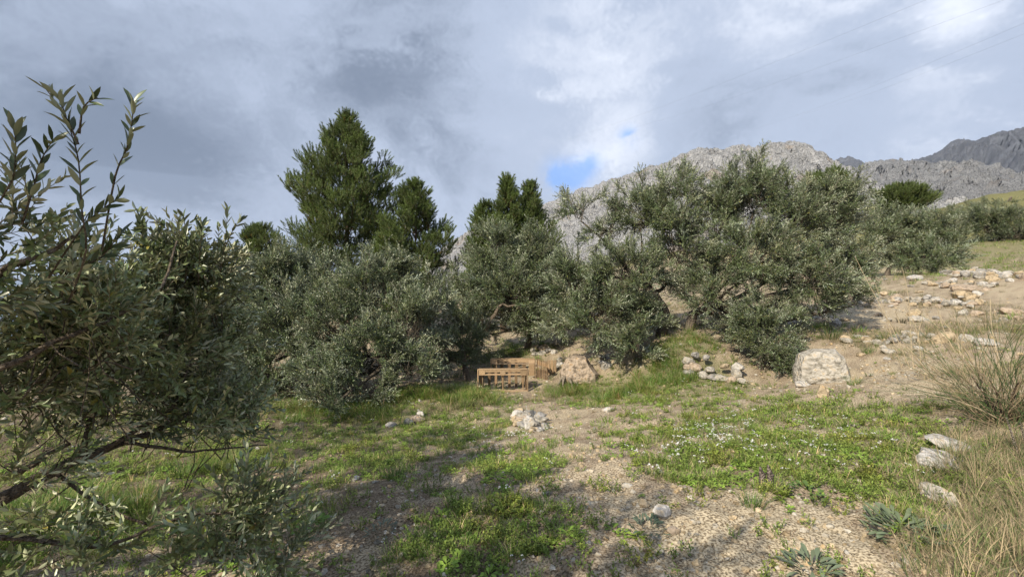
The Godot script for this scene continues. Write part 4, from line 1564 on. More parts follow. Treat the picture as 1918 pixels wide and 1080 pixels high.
	lone_rock("rock", "flat grey slab in the brown grass above the boulder", 1612, 632, Vector3(0.19, 0.07, 0.14), 3, 3, 0.25, 0.2)
	lone_rock("rock", "pale slab lying right of the grey boulder on sand", 1664, 660, Vector3(0.22, 0.08, 0.14), 5, 0, 0.25, 0.2)
	lone_rock("rock", "light stone in the grass tuft right of the pale slab", 1700, 630, Vector3(0.2, 0.12, 0.15), 6, 3, 0.25, 0.6)
	lone_rock("rock", "dull stone among dry stalks, lowest of the slope rocks", 1722, 656, Vector3(0.15, 0.09, 0.12), 0, 3, 0.25, 0.9)
	lone_rock("rock", "big half buried tan rock behind the dry stalks", 1768, 640, Vector3(0.28, 0.22, 0.22), 4, 2, 0.3, 0.4)
	lone_rock("rock", "tan rock right of the half buried rock near the broom", 1812, 640, Vector3(0.26, 0.16, 0.2), 2, 0, 0.3, 0.2)
	lone_rock("rock", "pale flat rock left of the broom bush", 1850, 645, Vector3(0.3, 0.12, 0.2), 1, 3, 0.3, 0.2)
	lone_rock("rock", "long dusty slab at the right edge of the slope", 1895, 588, Vector3(0.45, 0.16, 0.3), 5, 5, 0.25, 0.1)
	lone_rock("rock", "grey stone by the brown litter under the left olives", 734, 798, Vector3(0.14, 0.09, 0.1), 3, 4, 0.25, 0.2)
	lone_rock("rock", "white pebble stone in the shaded grass left of the path", 666, 899, Vector3(0.05, 0.045, 0.05), 2, 3, 0.2, 0.2)
	lone_rock("rock", "pale stone at the top of the path in the lush grass", 1140, 770, Vector3(0.13, 0.08, 0.1), 4, 3, 0.25, 0.2)
	lone_rock("rock", "flat brown stone in the bottom shade left of the weeds", 655, 1066, Vector3(0.07, 0.02, 0.05), 5, 5, 0.25, 0.2)
	lone_rock("rock", "low tan stone left of the half buried white stone", 1207, 945, Vector3(0.07, 0.035, 0.06), 0, 2, 0.25, 0.5)
	lone_rock("rock", "small round white stone on bare soil in the lower right", 1586, 1035, Vector3(0.02, 0.016, 0.018), 2, 3, 0.2, 0.5)
	lone_rock("rock", "white stone under the near olive twigs at lower left", 270, 935, Vector3(0.14, 0.05, 0.09), 1, 3, 0.25, 0.5)
	# nameless loose stones
	var r := RandomNumberGenerator.new()
	r.seed = 91
	for i in 60:
		var px := r.randf_range(1480, 1918)
		var py := r.randf_range(515, 690)
		if r.randf() < 0.25:
			px = r.randf_range(480, 1300)
			py = r.randf_range(760, 1000)
		var g := gp(px, py)
		var d := -g.z
		if d > 60.0 or d < 2.0: continue
		var s := (r.randf_range(0.05, 0.13) if d < 12 else r.randf_range(0.1, 0.25)) * (0.5 if py > 750 else 1.0)
		lone_rock("loose_stone", "small pale loose stone lying on the slope", px, py, Vector3(s, s * r.randf_range(0.4, 0.7), s * r.randf_range(0.6, 1.0)), r.randi() % 8, r.randi() % 6, 0.25, r.randf() * 6.0, "stone", "loose stones scattered over the slope")


# ---------------------------------------------------------------- pallets
func board(root: Node3D, called: String, c: Vector3, size: Vector3, r: RandomNumberGenerator) -> void:
	var tone := Color(0.60, 0.45, 0.285).lerp(Color(0.40, 0.36, 0.31), 0.55 * r.randf() * r.randf())
	if called == "slat":
		tone = Color(0.36, 0.26, 0.165)      # shadow inside the crates, painted in as darker board colour
	var mb := Mb.new()
	mb.box(Transform3D(Basis.from_euler(Vector3(r.randf_range(-0.012, 0.012), r.randf_range(-0.012, 0.012), r.randf_range(-0.012, 0.012))), Vector3.ZERO), size, tone * r.randf_range(0.55, 1.1), 0.004)
	# the grain runs along the longest side
	var o := part(called, mb.mesh(), wood_for(size), root, Transform3D(Basis(), c))
	o.name = o.name


var wood_kinds := {}

func wood_for(size: Vector3) -> Material:
	var axis := size.max_axis_index()
	if not wood_kinds.has(axis):
		var m: StandardMaterial3D = M.wood.duplicate()
		var s := Vector3(14, 14, 14)
		s[axis] = 1.6
		m.uv1_scale = s
		wood_kinds[axis] = m
	return wood_kinds[axis]


func pallet_frame(root: Node3D, w: float, h: float, top: float, z: float, r: RandomNumberGenerator, foot := true) -> void:
	# the side seen from the front: two rails with three blocks between, end posts, a foot board
	board(root, "rail", Vector3(0, top - 0.011, z), Vector3(w, 0.022, 0.10), r)
	board(root, "rail", Vector3(0, top - 0.133, z), Vector3(w - 0.01, 0.022, 0.10), r)
	for k in 3:
		board(root, "block", Vector3((k - 1) * (w * 0.5 - 0.075), top - 0.072, z - 0.004), Vector3(0.145 if k != 1 else 0.12, 0.098, 0.094), r)
	board(root, "post", Vector3(w * 0.5 + 0.013, top - h * 0.5 - 0.01, z + 0.01), Vector3(0.022, h, 0.10), r)
	board(root, "post", Vector3(-w * 0.5 - 0.013, top - h * 0.5 - 0.01, z + 0.01), Vector3(0.022, h, 0.10), r)
	if foot:
		board(root, "foot_board", Vector3(0, top - h + 0.045, z + 0.005), Vector3(w + 0.02, 0.09, 0.022), r)


func build_pallets() -> void:
	var r := RandomNumberGenerator.new()
	r.seed = 31
	# front, low crate
	var p := at(942, 734, 10.6)
	p.y = at(942, 690, 10.6).y - 0.58
	var root := thing("pallet_crate", p, "low open crate of light wooden pallets, the front one on the grass", "pallet crate", "crates built from wooden pallets")
	root.rotation.y = 0.03
	pallet_frame(root, 1.10, 0.58, 0.58, 0.0, r)
	for k in 7:      # upright boards of the pallet at its back
		board(root, "slat", Vector3(-0.48 + 0.16 * k, 0.24, -0.50), Vector3(0.06, 0.46, 0.022), r)
	for k in 4:      # and of its sides
		board(root, "slat", Vector3(-0.52, 0.24, -0.12 - 0.13 * k), Vector3(0.022, 0.46, 0.09), r)
		board(root, "slat", Vector3(0.535, 0.24, -0.12 - 0.13 * k), Vector3(0.022, 0.46, 0.09), r)
	for k in 3:
		board(root, "upright", Vector3(-0.46 + 0.46 * k, 0.22, -0.06), Vector3(0.022, 0.44, 0.08), r)
	board(root, "rail", Vector3(0, 0.44, -0.50), Vector3(1.1, 0.09, 0.022), r)
	# rear crate, its right wing coming forward
	p = at(961, 700, 11.9)
	p.y = at(961, 671, 11.9).y - 0.70
	root = thing("pallet_crate", p, "rear pallet crate with a slatted side wall, behind the low one", "pallet crate", "crates built from wooden pallets")
	pallet_frame(root, 1.10, 0.70, 0.70, 0.0, r)
	board(root, "upright", Vector3(0.47, 0.42, 0.06), Vector3(0.145, 0.30, 0.03), r)
	board(root, "upright", Vector3(-0.42, 0.30, -0.03), Vector3(0.03, 0.5, 0.09), r)
	for k in 6:
		board(root, "slat", Vector3(-0.5 + 0.2 * k, 0.28, -0.80), Vector3(0.09, 0.52, 0.022), r)
	board(root, "rail", Vector3(0, 0.5, -0.78), Vector3(1.1, 0.09, 0.022), r)
	for k in 6:
		var t := (k + 0.3) / 6.0
		var q := Vector3(0.60, 0.36, 0.03).lerp(Vector3(0.86, 0.36, 0.50), t)
		board(root, "slat", q, Vector3(0.026, 0.68, 0.062), r)
	board(root, "rail", Vector3(0.745, 0.60, 0.26), Vector3(0.022, 0.09, 0.52), r)
	get_last(root).rotation.y = 0.505
	board(root, "rail", Vector3(0.745, 0.12, 0.26), Vector3(0.022, 0.09, 0.52), r)
	get_last(root).rotation.y = 0.505
	# the weathered panel behind on the right
	p = at(1033, 722, 11.9)
	p.y = height(p.x, p.z)
	root = thing("wooden_panel", p, "low weathered board panel between the pallets and the ochre boulder", "panel")
	for k in 3:
		board(root, "plank", Vector3(-0.07 + 0.08 * k, 0.17, 0.0), Vector3(0.07, 0.38, 0.02), r)


func get_last(root: Node3D) -> Node3D:
	return root.get_child(root.get_child_count() - 1)


# ---------------------------------------------------------------- broom, dry stalks, stump, stake
func build_broom() -> void:
	var r := RandomNumberGenerator.new()
	r.seed = 17
	var base := on_ground(1885, 4.7)
	var root := thing("broom_bush", base, "wiry green broom bush with thin rush-like stems at the right edge", "bush")
	var mb := Mb.new()
	for i in 210:
		var a := r.randf() * TAU
		var el := r.randf_range(0.15, 1.3)
		var d := Vector3(cos(a) * cos(el) , sin(el), sin(a) * cos(el) * 0.8)
		if d.x > 0.1 and r.randf() < 0.2: d.x = -d.x
		var o := Vector3(r.randf_range(-0.2, 0.3), 0.0, r.randf_range(-0.2, 0.2))
		var ln := r.randf_range(0.5, 1.35)
		var mid := o + d * ln * 0.55 + Vector3(0, 0.06, 0)
		var tip := o + d * ln + Vector3(r.randf_range(-0.12, 0.12), r.randf_range(-0.1, 0.08), r.randf_range(-0.1, 0.1))
		var g := r.randf_range(0.7, 1.3)
		var col := Color(0.085 * g, 0.125 * g, 0.05 * g)
		if r.randf() < 0.55: col = Color(0.30 * g, 0.235 * g, 0.15 * g)
		mb.tube([o, o.lerp(mid, 0.5) + rdir(r) * 0.02, mid, mid.lerp(tip, 0.5) + rdir(r) * 0.02, tip], [0.0035, 0.003, 0.0028, 0.0022, 0.001], 3, col, 0.0, 0, false)
		if r.randf() < 0.7:
			var e := mid + (d + rdir(r) * 0.45).normalized() * ln * 0.5
			mb.tube([mid, mid.lerp(e, 0.5) + rdir(r) * 0.015, e], [0.0022, 0.002, 0.001], 3, col, 0.0, 0, false)
	var st := part("stems", mb.mesh(), M.straw, root)
	tag(st, "", "", "", "stuff")
	var wood := Mb.new()
	for i in 7:
		var a := TAU * i / 7.0
		wood.tube(curve_pts(Vector3(cos(a) * 0.06, -0.05, sin(a) * 0.06), Vector3(cos(a) * 0.25, 0.45, sin(a) * 0.2), 6, 0.02, 0.05, r), taper(6, 0.014, 0.005), 5, Color(0.22, 0.18, 0.14), 0.1, i)
	part("woody_stem", wood.mesh(), M.bark, root)

	# tall dry stalks left of it
	base = on_ground(1770, 6.0)
	root = thing("dry_stalks", base, "sparse tall dry straw-coloured stalks standing left of the broom bush", "dry plant")
	for q in [[1690, 690, 1640, 530, 6.4], [1705, 690, 1602, 480, 6.6], [1712, 690, 1690, 500, 6.5], [1725, 680, 1695, 560, 6.4], [1745, 700, 1640, 570, 6.1], [1790, 660, 1752, 560, 6.0], [1800, 665, 1798, 590, 6.0], [1806, 670, 1812, 595, 6.0], [1765, 650, 1765, 600, 6.3], [1830, 700, 1760, 590, 5.6], [1870, 740, 1856, 560, 5.2], [1720, 640, 1728, 585, 6.6], [1685, 605, 1685, 575, 7.4], [1850, 690, 1700, 650, 5.4], [1780, 720, 1680, 650, 5.8], [1840, 740, 1690, 690, 5.3], [1880, 790, 1740, 740, 4.6]]:
		var a := at(q[0], q[1], q[4]) - base
		var b := at(q[2], q[3], q[4] - 0.1) - base
		var s := Mb.new()
		var pts := curve_pts(a, b, 8, 0.02, 0.04, r)
		s.tube(pts, taper(8, 0.0075, 0.003), 4, Color(0.52, 0.43, 0.29) * r.randf_range(0.8, 1.1), 0.0, 0)
		for k in 4:
			var t: Vector3 = pts[3 + k]
			s.tube([t, t + (Vector3(b - a).normalized() + rdir(r) * 0.7).normalized() * r.randf_range(0.06, 0.16)], [0.002, 0.001], 3, Color(0.5, 0.41, 0.27), 0.0, 0, false)
		part("stalk", s.mesh(), M.straw, root)

	# weathered stake
	base = on_ground(1905, 4.0)
	root = thing("dead_branch", base, "bleached grey dead branch sticking up from the dry grass at right edge", "branch")
	for q in [[1915, 872, 1886, 782, 0.016], [1932, 850, 1912, 792, 0.014], [1930, 900, 1936, 800, 0.02]]:
		var s := Mb.new()
		var pts := curve_pts(at(q[0], q[1], 4.0) - base, at(q[2], q[3], 3.95) - base, 7, 0.0, 0.01, r)
		s.tube(pts, taper(7, q[4], 0.006), 6, Color(0.46, 0.42, 0.37), 0.25, 3)
		part("limb", s.mesh(), M.bark, root)
	# split stump in the weeds
	var g := gp(1437, 906)
	root = thing("tree_stump", g, "small split grey stump among the weeds in the right foreground", "stump")
	for q in [[-0.03, 0.0, -0.055, 0.13, 0.022], [0.015, 0.01, 0.0, 0.15, 0.020], [0.03, -0.01, 0.055, 0.07, 0.024]]:
		var s := Mb.new()
		s.tube([Vector3(q[0], -0.03, q[1]), Vector3(q[0] * 1.2, q[3] * 0.5, q[1]), Vector3(q[2], q[3], q[1])], [q[4], q[4] * 0.95, q[4] * 0.35], 7, Color(0.40, 0.355, 0.33), 0.3, 9)
		part("splinter", s.mesh(), M.bark, root)
	# old roots beside the ochre boulder
	g = gp(1066, 724)
	root = thing("dead_root", g, "bleached dead root with spreading arms before the ochre boulder", "root")
	for q in [[-0.28, 0.05, 0.10], [-0.16, 0.02, 0.16], [0.05, 0.0, 0.2], [0.34, 0.1, -0.05], [-0.02, 0.45, -0.12]]:
		var s := Mb.new()
		s.tube(curve_pts(Vector3(-0.02, 0.24, -0.06), Vector3(q[0], q[1], q[2]), 7, 0.05, 0.05, r), taper(7, 0.05, 0.015), 7, Color(0.47, 0.42, 0.35), 0.25, 4)
		part("root_arm", s.mesh(), M.bark, root)


# ---------------------------------------------------------------- plants that stand out singly
func grass_tuft_mesh(seed_: int, blades: int, h: float, spread: float, green: Color, dry: Color, dry_share: float, width := 0.005) -> ArrayMesh:
	var r := RandomNumberGenerator.new()
	r.seed = seed_
	var mb := Mb.new()
	for i in blades:
		var a := r.randf() * TAU
		var o := Vector3(cos(a), 0, sin(a))
		var p := o * sqrt(r.randf()) * spread * 0.45
		var ln := h * r.randf_range(0.5, 1.1)
		var lean := o.rotated(Vector3.UP, r.randf_range(-0.8, 0.8)) * r.randf_range(0.1, 0.75) + Vector3(0, -r.randf_range(0.0, 0.25), 0)
		var g := r.randf_range(0.75, 1.3)
		var c := dry if r.randf() < dry_share else green
		mb.blade(p, (Vector3.UP + o * 0.25).normalized(), lean, ln, width * r.randf_range(0.7, 1.2), Color(c.r * g, c.g * g, c.b * g), 3)
	return mb.mesh()


func leafy_plant(label: String, px: float, py: float, n: int, leaf_len: float, leaf_w: float, col: Color, seed_: int, spread: float, category := "plant") -> void:
	var r := RandomNumberGenerator.new()
	r.seed = seed_
	var g := gp(px, py)
	var root := thing("leafy_plant", g, label, category)
	var kinds := []
	for k in 4:
		var mb := Mb.new()
		var s := 0.85 + 0.1 * k
		mb.leaf(Vector3.ZERO, Vector3.UP, Vector3.BACK, leaf_len, leaf_w, 0.1 + 0.12 * k, col * s, col * 1.35, true, 1)
		kinds.append(mb.mesh())
	for i in n:
		var a := r.randf() * TAU
		var rad := sqrt(r.randf()) * spread
		var o := Vector3(cos(a), 0, sin(a))
		var p := o * rad * 0.75
		p.y = height(g.x + p.x, g.z + p.z) - g.y + r.randf_range(0.0, 0.03) + 0.05 * (1.0 - rad / spread)
		var d := (o.rotated(Vector3.UP, r.randf_range(-0.9, 0.9)) * r.randf_range(0.5, 1.0) + Vector3(0, r.randf_range(0.25, 0.9), 0)).normalized()
		var up := (Vector3.UP - d * d.y).normalized()
		part("leaf", kinds[r.randi() % 4], M.herb, root, Transform3D(Basis(up.cross(d) * -1.0 if false else d.cross(up), d, up).orthonormalized() * r.randf_range(0.7, 1.15), p))


func build_plants() -> void:
	leafy_plant("spreading grey-green plant with long leaves beside the dry grass, lower right", 1690, 1000, 110, 0.10, 0.026, Color(0.15, 0.19, 0.11), 1, 0.24)
	leafy_plant("grey-green leafy plant cut by the bottom edge right of centre", 1520, 1072, 46, 0.085, 0.024, Color(0.14, 0.175, 0.11), 2, 0.13)
	leafy_plant("dark bluish herb beneath the half buried white stone", 1212, 1000, 50, 0.06, 0.014, Color(0.10, 0.135, 0.09), 3, 0.14)
	leafy_plant("bright green rosette of broad leaves below the path in shade", 590, 990, 34, 0.07, 0.035, Color(0.12, 0.21, 0.04), 4, 0.15)
	leafy_plant("dark broad-leaved weed in the right foreground beneath the stump", 1510, 930, 34, 0.06, 0.03, Color(0.10, 0.16, 0.045), 5, 0.15)
	leafy_plant("small bluish herb beside the lower path on the left", 715, 1000, 34, 0.055, 0.013, Color(0.13, 0.16, 0.12), 6, 0.12)
	# single tussocks
	var kinds := []
	for k in 3:
		kinds.append(grass_tuft_mesh(900 + k, 90, 0.30, 0.22, Color(0.085, 0.15, 0.03), Color(0.36, 0.29, 0.15), 0.1))
	var tussocks := [
		["dense green tussock left of the path in half shade", 740, 900, 1.0, 1.0], ["bright green tussock under the near olive's horizontal twigs", 345, 895, 1.3, 1.25], ["upright grass tuft below the split stump", 1410, 950, 0.7, 1.0],
		["green tussock growing at the right foot of the grey boulder", 1600, 722, 0.9, 1.1], ["pale grass clump growing against the face of the grey boulder", 1515, 716, 0.9, 1.5], ["large dark rushy clump above the grey boulder", 1555, 635, 1.7, 0.8], ["green tuft on sand right of the boulder's brown clump", 1625, 662, 0.9, 1.3],
		["brown-green clump between the dark rushy clump and the pale slab", 1660, 640, 1.3, 1.5], ["bright tuft at the lower left under the hanging olive twigs", 120, 985, 1.5, 1.2], ["green tuft by the left lower bank in shade", 585, 885, 0.7, 1.2], ["lush tuft at the top of the sandy path", 1130, 755, 1.2, 1.25], ["brown dead shrublet on the slope beneath the long terrace", 1690, 605, 1.0, 0.6],
	]
	for i in tussocks.size():
		var t: Array = tussocks[i]
		var m: StandardMaterial3D = M.herb.duplicate()
		var brown := 0.35 if String(t[0]).begins_with("brown") else 0.0
		m.albedo_color = (Color(1, 1, 1).lerp(Color(1.0, 0.62, 0.5), brown * 2.0) * float(t[4])).clamp(Color.BLACK, Color.WHITE)
		var g := gp(t[1], t[2])
		var o := part("grass_tussock", kinds[i % 3], m, self, Transform3D(Basis.from_euler(Vector3(0, i * 1.3, 0)).scaled(Vector3.ONE * float(t[3])), g))
		tag(o, t[0], "grass tuft", "single tussocks")


# ---------------------------------------------------------------- ground cover
func weed_mesh(seed_: int, n: int, leaf_len: float, w: float, lift: float) -> ArrayMesh:
	var r := RandomNumberGenerator.new()
	r.seed = seed_
	var mb := Mb.new()
	for i in n:
		var a := TAU * i / n + r.randf_range(-0.4, 0.4)
		var o := Vector3(cos(a), 0, sin(a))
		var d := (o + Vector3(0, r.randf_range(0.15, lift), 0)).normalized()
		var up := (Vector3.UP - d * d.y).normalized()
		var g := r.randf_range(0.75, 1.3)
		var c := Color(0.165 * g, 0.255 * g, 0.045 * g)
		mb.leaf(o * 0.01 + Vector3(0, r.randf_range(0.0, 0.03), 0), d, up, leaf_len * r.randf_range(0.6, 1.1), w * r.randf_range(0.8, 1.2), r.randf_range(0.05, 0.4), c, c * 1.1, n < 9, 1)
	return mb.mesh()


func herb_mesh(seed_: int, tall: float) -> ArrayMesh:    # little upright stems with small leaves
	var r := RandomNumberGenerator.new()
	r.seed = seed_
	var mb := Mb.new()
	for i in 7:
		var a := r.randf() * TAU
		var o := Vector3(cos(a), 0, sin(a))
		var p := o * r.randf() * 0.05
		var tip := p + Vector3(0, tall * r.randf_range(0.5, 1.0), 0) + o * tall * r.randf_range(0.1, 0.5)
		mb.tube([p, p.lerp(tip, 0.5) + Vector3(0, 0.008, 0), tip], [0.0012, 0.001, 0.0006], 3, Color(0.12, 0.17, 0.05), 0.0, 0, false)
		for k in 9:
			var t := (k + 0.5) / 9.0
			var d := (rdir(r) + Vector3(0, 0.6, 0) + o * 0.3).normalized()
			var g := r.randf_range(0.7, 1.35)
			var c := Color(0.165 * g, 0.225 * g, 0.05 * g)
			mb.leaf(p.lerp(tip, t), d, (Vector3.UP - d * d.y + Vector3(0.01, 0, 0.01)).normalized(), 0.02 * r.randf_range(0.7, 1.3), 0.009, 0.1, c, c, false)
	return mb.mesh()


func flower_mesh(seed_: int) -> ArrayMesh:     # white alyssum heads on thin stems
	var r := RandomNumberGenerator.new()
	r.seed = seed_
	var mb := Mb.new()
	for i in 4:
		var a := r.randf() * TAU
		var o := Vector3(cos(a), 0, sin(a))
		var p := o * r.randf() * 0.035
		var tip := p + Vector3(0, r.randf_range(0.06, 0.12), 0) + o * r.randf_range(0.0, 0.04)
		mb.tube([p, tip], [0.001, 0.0007], 3, Color(0.12, 0.17, 0.05), 0.0, 0, false)
		for k in 12:
			var q := Vector3(r.randf_range(-1, 1), 0, r.randf_range(-1, 1))
			if q.length() > 1.0: q = q.normalized() * r.randf()
			var c := tip + q * 0.009 + Vector3(0, 0.006 * (1.0 - q.length_squared()) + r.randf_range(-0.002, 0.002), 0)
			var nn := (Vector3.UP + q * 0.5 + rdir(r) * 0.3).normalized()
			var u := nn.cross(Vector3(0.3, 0.1, 1)).normalized().rotated(nn, r.randf() * TAU) * 0.0030
			var w := nn.cross(u)
			var col := Color(0.74, 0.74, 0.72)
			var v0 := mb.vert(c - u, nn, col)
			mb.vert(c + w, nn, col)
			mb.vert(c + u, nn, col)
			mb.vert(c - w, nn, col)
			mb.face(v0, v0 + 1, v0 + 2)
			mb.face(v0, v0 + 2, v0 + 3)
	return mb.mesh()


func litter_mesh(seed_: int) -> ArrayMesh:     # bits of straw and twig lying on the soil
	var r := RandomNumberGenerator.new()
	r.seed = seed_
	var mb := Mb.new()
	for i in 16:
		var p := Vector3(r.randf_range(-0.12, 0.12), r.randf_range(0.002, 0.012), r.randf_range(-0.12, 0.12))
		var a := r.randf() * TAU
		var d := Vector3(cos(a), r.randf_range(-0.12, 0.2), sin(a)) * r.randf_range(0.02, 0.08)
		var g := r.randf_range(0.5, 1.2)
		mb.tube([p - d * 0.5, p + Vector3(0, 0.003, 0), p + d * 0.5 + rdir(r) * 0.004], [0.0011, 0.0014, 0.0008], 3, Color(0.36 * g, 0.28 * g, 0.18 * g), 0.0, 0, false)
	for i in 7:
		var p := Vector3(r.randf_range(-0.12, 0.12), 0.006, r.randf_range(-0.12, 0.12))
		var a := r.randf() * TAU
		var c := Color(0.22, 0.15, 0.09) * r.randf_range(0.6, 1.5)
		mb.leaf(p, Vector3(cos(a), r.randf_range(-0.1, 0.25), sin(a)), Vector3.UP + rdir(r) * 0.3, r.randf_range(0.02, 0.045), 0.009, r.randf_range(-0.2, 0.2), c, c * 1.4, false)
	return mb.mesh()


func spot(r: RandomNumberGenerator, r0: float, r1: float, power: float) -> Vector2:
	# a place on the slope ahead; nearer ground gets more of them
	var a := deg_to_rad(r.randf_range(-57.0, 57.0))
	var d := r0 * pow(r1 / r0, pow(r.randf(), power))
	return Vector2(sin(a) * d, -cos(a) * d)


func lay(p: Vector2, size: float, r: RandomNumberGenerator, tilt := 0.15) -> Transform3D:
	return Transform3D(Basis.from_euler(Vector3(r.randf_range(-tilt, tilt), r.randf() * TAU, r.randf_range(-tilt, tilt))).scaled(Vector3.ONE * size), Vector3(p.x, height(p.x, p.y) - 0.004, p.y))


func build_ground_cover() -> void:
	var r := RandomNumberGenerator.new()
	r.seed = 1234
	var grass := []
	for k in 3:
		grass.append(grass_tuft_mesh(400 + k, 22, 0.11, 0.16, Color(0.135, 0.215, 0.04), Color(0.40, 0.34, 0.19), 0.2, 0.0045))
	var longs := []
	for k in 2:
		longs.append(grass_tuft_mesh(420 + k, 40, 0.34, 0.22, Color(0.11, 0.18, 0.035), Color(0.33, 0.28, 0.16), 0.18, 0.005))
	var dry := []
	for k in 3:
		dry.append(grass_tuft_mesh(440 + k, 34, 0.26, 0.2, Color(0.12, 0.155, 0.06), Color(0.33, 0.265, 0.165), 0.55, 0.0034))
	var weeds := [weed_mesh(500, 8, 0.05, 0.022, 0.8), weed_mesh(501, 11, 0.04, 0.018, 1.4), weed_mesh(502, 14, 0.032, 0.016, 1.6)]
	var herbs := [herb_mesh(520, 0.10), herb_mesh(521, 0.07)]
	var flowers := [flower_mesh(540), flower_mesh(541)]
	var litter := [litter_mesh(560), litter_mesh(561), litter_mesh(562)]
	var sets := {}
	for s in ["grass", "long", "dry", "weeds", "herbs", "flowers", "litter", "pebbles"]:
		sets[s] = [[[], [], []], [[], [], []]]
	var put := func(which: String, n: int, xf: Transform3D, c: Color) -> void:
		var k := r.randi() % n
		sets[which][0][k].append(xf)
		sets[which][1][k].append(c)
	for i in 52000:
		var p := spot(r, 2.0, 16.0, 0.75)
		var g := greenness(p.x, p.y)
		var v := r.randf_range(0.75, 1.3)
		var yellow := veg_noise.get_noise_2d(p.x * 3.0 + 90.0, p.y * 3.0)
		var tint := Color(v * (1.0 + 0.5 * maxf(0.0, yellow)), v, v * 0.95)
		var roll := r.randf()
		var patch := fine_noise.get_noise_2d(p.x * 0.25 + 30.0, p.y * 0.25)
		if roll < 0.30:
			if g + patch * 0.9 > 0.30 + r.randf() * 0.6:
				put.call("grass", 3, lay(p, r.randf_range(0.5, 1.15), r), tint)
		elif roll < 0.52:
			if g - patch * 1.1 > 0.28 + r.randf() * 0.5:
				put.call("weeds", 3, lay(p, r.randf_range(0.55, 1.3), r, 0.3), tint)
		elif roll < 0.72:
			if g > 0.24 + r.randf() * 0.45 or r.randf() < 0.10:
				put.call("herbs", 2, lay(p, r.randf_range(0.6, 1.3), r), tint)
		elif roll < 0.90:
			if r.randf() < 0.75: put.call("litter", 3, lay(p, r.randf_range(0.3, 0.8), r, 0.1), Color.WHITE * r.randf_range(0.25, 1.0))
		else:
			if mask("flowers", p.x, p.y) * (0.5 + 1.3 * veg_noise.get_noise_2d(p.x * 6.0, p.y * 6.0 + 31.0)) > r.randf() * 1.0 + 0.10 or (g > 0.4 and r.randf() < 0.03):
				put.call("flowers", 2, lay(p, r.randf_range(0.8, 1.3), r), Color.WHITE)
	for i in 2000:      # extra blossom where it is thick
		var p := spot(r, 2.2, 12.0, 0.8)
		if mask("flowers", p.x, p.y) > 0.25 + r.randf() * 0.6 and veg_noise.get_noise_2d(p.x * 6.0, p.y * 6.0 + 31.0) > 0.04:
			put.call("flowers", 2, lay(p, r.randf_range(0.7, 1.3), r), Color.WHITE)
	# farther slope
	for i in 16000:
		var p := spot(r, 12.0, 75.0, 0.9)
		var g := greenness(p.x, p.y)
		var d := p.length()
		if g > 0.35 + r.randf() * 0.4:
			put.call("grass", 3, lay(p, r.randf_range(1.2, 2.2) * (1.0 + d * 0.012), r), Color.WHITE * r.randf_range(0.7, 1.2))
		elif r.randf() < 0.6 and p.x > 2.0 and mask("bare", p.x, p.y) < r.randf():
			put.call("dry", 3, lay(p, r.randf_range(0.5, 1.3), r), Color.WHITE * r.randf_range(0.5, 1.0))
	# long grass in chosen places: on the terrace edge, under the olives, lush patch by the path
	for q in [[820, 738, 1.0, 0.5, 260], [880, 752, 0.7, 0.4, 160], [760, 740, 0.6, 0.4, 90], [1180, 735, 1.0, 0.5, 110], [1290, 712, 0.7, 0.3, 40], [1250, 680, 0.4, 0.7, 70], [1230, 705, 0.7, 0.5, 50], [560, 770, 1.2, 0.6, 130], [700, 780, 0.8, 0.5, 70], [1060, 735, 0.6, 0.4, 80], [150, 950, 0.7, 0.5, 120], [60, 1000, 0.5, 0.4, 70], [420, 880, 0.6, 0.4, 60], [1300, 640, 0.6, 0.6, 60], [960, 664, 1.6, 0.5, 120], [660, 765, 0.8, 0.4, 70]]:
		var c := gp(q[0], q[1])
		for i in int(q[4]):
			var p := Vector2(c.x + r.randfn(0, 0.5) * q[2], c.z + r.randfn(0, 0.5) * q[3])
			put.call("long", 2, lay(p, r.randf_range(0.4, 1.0), r, 0.35), Color(r.randf_range(0.8, 1.4), r.randf_range(0.8, 1.2), 1.0))
	# dry grass: lower right, around the broom, on the slope, front of the terrace edge
	for q in [[1870, 960, 0.45, 0.5, 230], [1840, 890, 0.35, 0.4, 120], [1900, 1040, 0.35, 0.4, 150], [1800, 1060, 0.2, 0.3, 90], [1900, 850, 0.5, 0.5, 220], [860, 765, 0.7, 0.2, 110], [1290, 690, 0.35, 0.3, 60], [1030, 690, 0.4, 0.3, 70], [1640, 640, 1.1, 0.6, 130], [1720, 630, 1.0, 0.7, 90], [1850, 700, 0.8, 0.6, 160], [1840, 620, 1.2, 1.0, 130], [1005, 752, 0.3, 0.15, 40], [1740, 660, 0.8, 0.6, 70], [1880, 770, 0.5, 0.5, 160]]:
		var c := gp(q[0], q[1])
		for i in int(q[4] * 0.52):
			var p := Vector2(c.x + r.randfn(0, 0.55) * q[2], c.z + r.randfn(0, 0.55) * q[3])
			put.call("dry", 3, lay(p, r.randf_range(0.35, 1.15), r, 0.7), Color.WHITE * r.randf_range(0.6, 1.15))
	var pebble := [rock_mesh(801, 1, 0.2), rock_mesh(802, 1, 0.5), rock_mesh(803, 1, 0.0)]
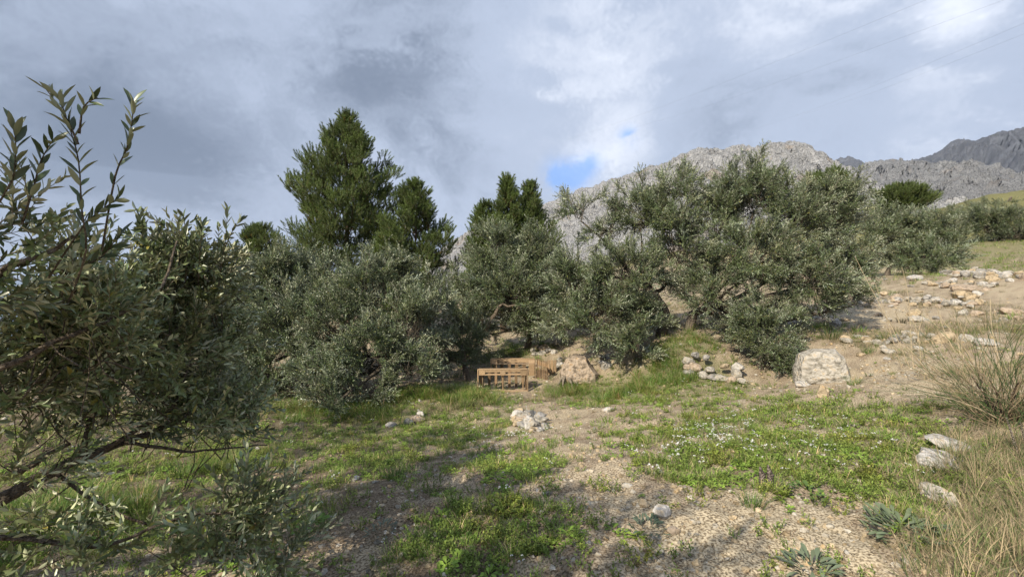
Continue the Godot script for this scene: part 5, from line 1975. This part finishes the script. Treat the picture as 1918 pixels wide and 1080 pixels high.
	for i in 30000:
		var p := spot(r, 2.0, 22.0, 0.8)
		var b := 0.35 + mask("bare", p.x, p.y) * 0.5 + veg_noise.get_noise_2d(p.x * 3.0, p.y * 3.0 + 70.0) * 0.8
		if b < r.randf() * 0.8: continue
		var s := 0.006 + 0.03 * pow(r.randf(), 3.5) + (0.03 * r.randf() if p.length() > 9.0 else 0.0)
		var xf := lay(p, s, r, 0.6)
		var g := r.randf_range(0.65, 1.15)
		var earth := r.randf() < 0.65
		put.call("pebbles", 3, Transform3D(xf.basis * Basis.from_scale(Vector3(1, 0.65, 0.85)), xf.origin + Vector3(0, s * 0.2, 0)), Color(0.44 * g, 0.36 * g, 0.245 * g) if earth else Color(0.47 * g, 0.44 * g, 0.38 * g))
	var names := {
		"grass": ["grass", grass, M.herb, "short green grass growing in patches over the slope", "grass"], "long": ["long_grass", longs, M.herb, "long soft grass hanging over the terrace edge and beside the path", "grass"],
		"dry": ["dry_grass", dry, M.straw, "dry tan and olive grass thick in the lower right corner", "dry grass"], "weeds": ["weeds", weeds, M.herb, "low bright green broad-leaved weeds across the ground", "weeds"], "herbs": ["herbs", herbs, M.herb, "small upright leafy herbs between the weeds", "herbs"],
		"flowers": ["white_flowers", flowers, M.petal, "tiny white flower heads sprinkled over the weeds", "flowers"], "litter": ["straw_litter", litter, M.straw, "straw, twigs and dead leaves littering the soil", "litter"], "pebbles": ["pebbles", pebble, M.limestone, "small pale pebbles strewn over the bare soil", "pebbles"],
	}
	for s in names:
		var nm: Array = names[s]
		for k in nm[1].size():
			if sets[s][0][k].size():
				tag(scatter(nm[0], nm[1][k], nm[2], self, sets[s][0][k], sets[s][1][k]), nm[3], nm[4], nm[3], "stuff")


# ---------------------------------------------------------------- overhead wires
func build_wires() -> void:
	for q in [[[1310, 163], [1720, 0], "topmost and faintest power line crossing the upper right sky"], [[1440, 150], [1865, 0], "second power line from the top in the upper right sky"], [[1600, 166], [1918, 38], "third power line from the top, reaching the right edge"], [[1650, 158], [1918, 58], "lowest power line in the upper right sky"]]:
		var a0 := Vector2(q[0][0], q[0][1])
		var b0 := Vector2(q[1][0], q[1][1])
		var far_px := b0 + (a0 - b0) * 1.6
		var near_px := b0 + (b0 - a0) * 0.8
		var mb := Mb.new()
		var pts := []
		var a := at(near_px.x, near_px.y, 45.0)
		var b := at(far_px.x, far_px.y, 190.0)
		for i in 13:
			var t := i / 12.0
			var p := a.lerp(b, t)
			p.y -= 1.2 * sin(t * PI)
			pts.append(p)
		var rad := []
		for i in 13: rad.append(0.008)
		mb.tube(pts, rad, 5, Color(0.12, 0.12, 0.13))
		tag(part("power_line", mb.mesh(), M.cable, self), q[2], "power line", "overhead power lines")
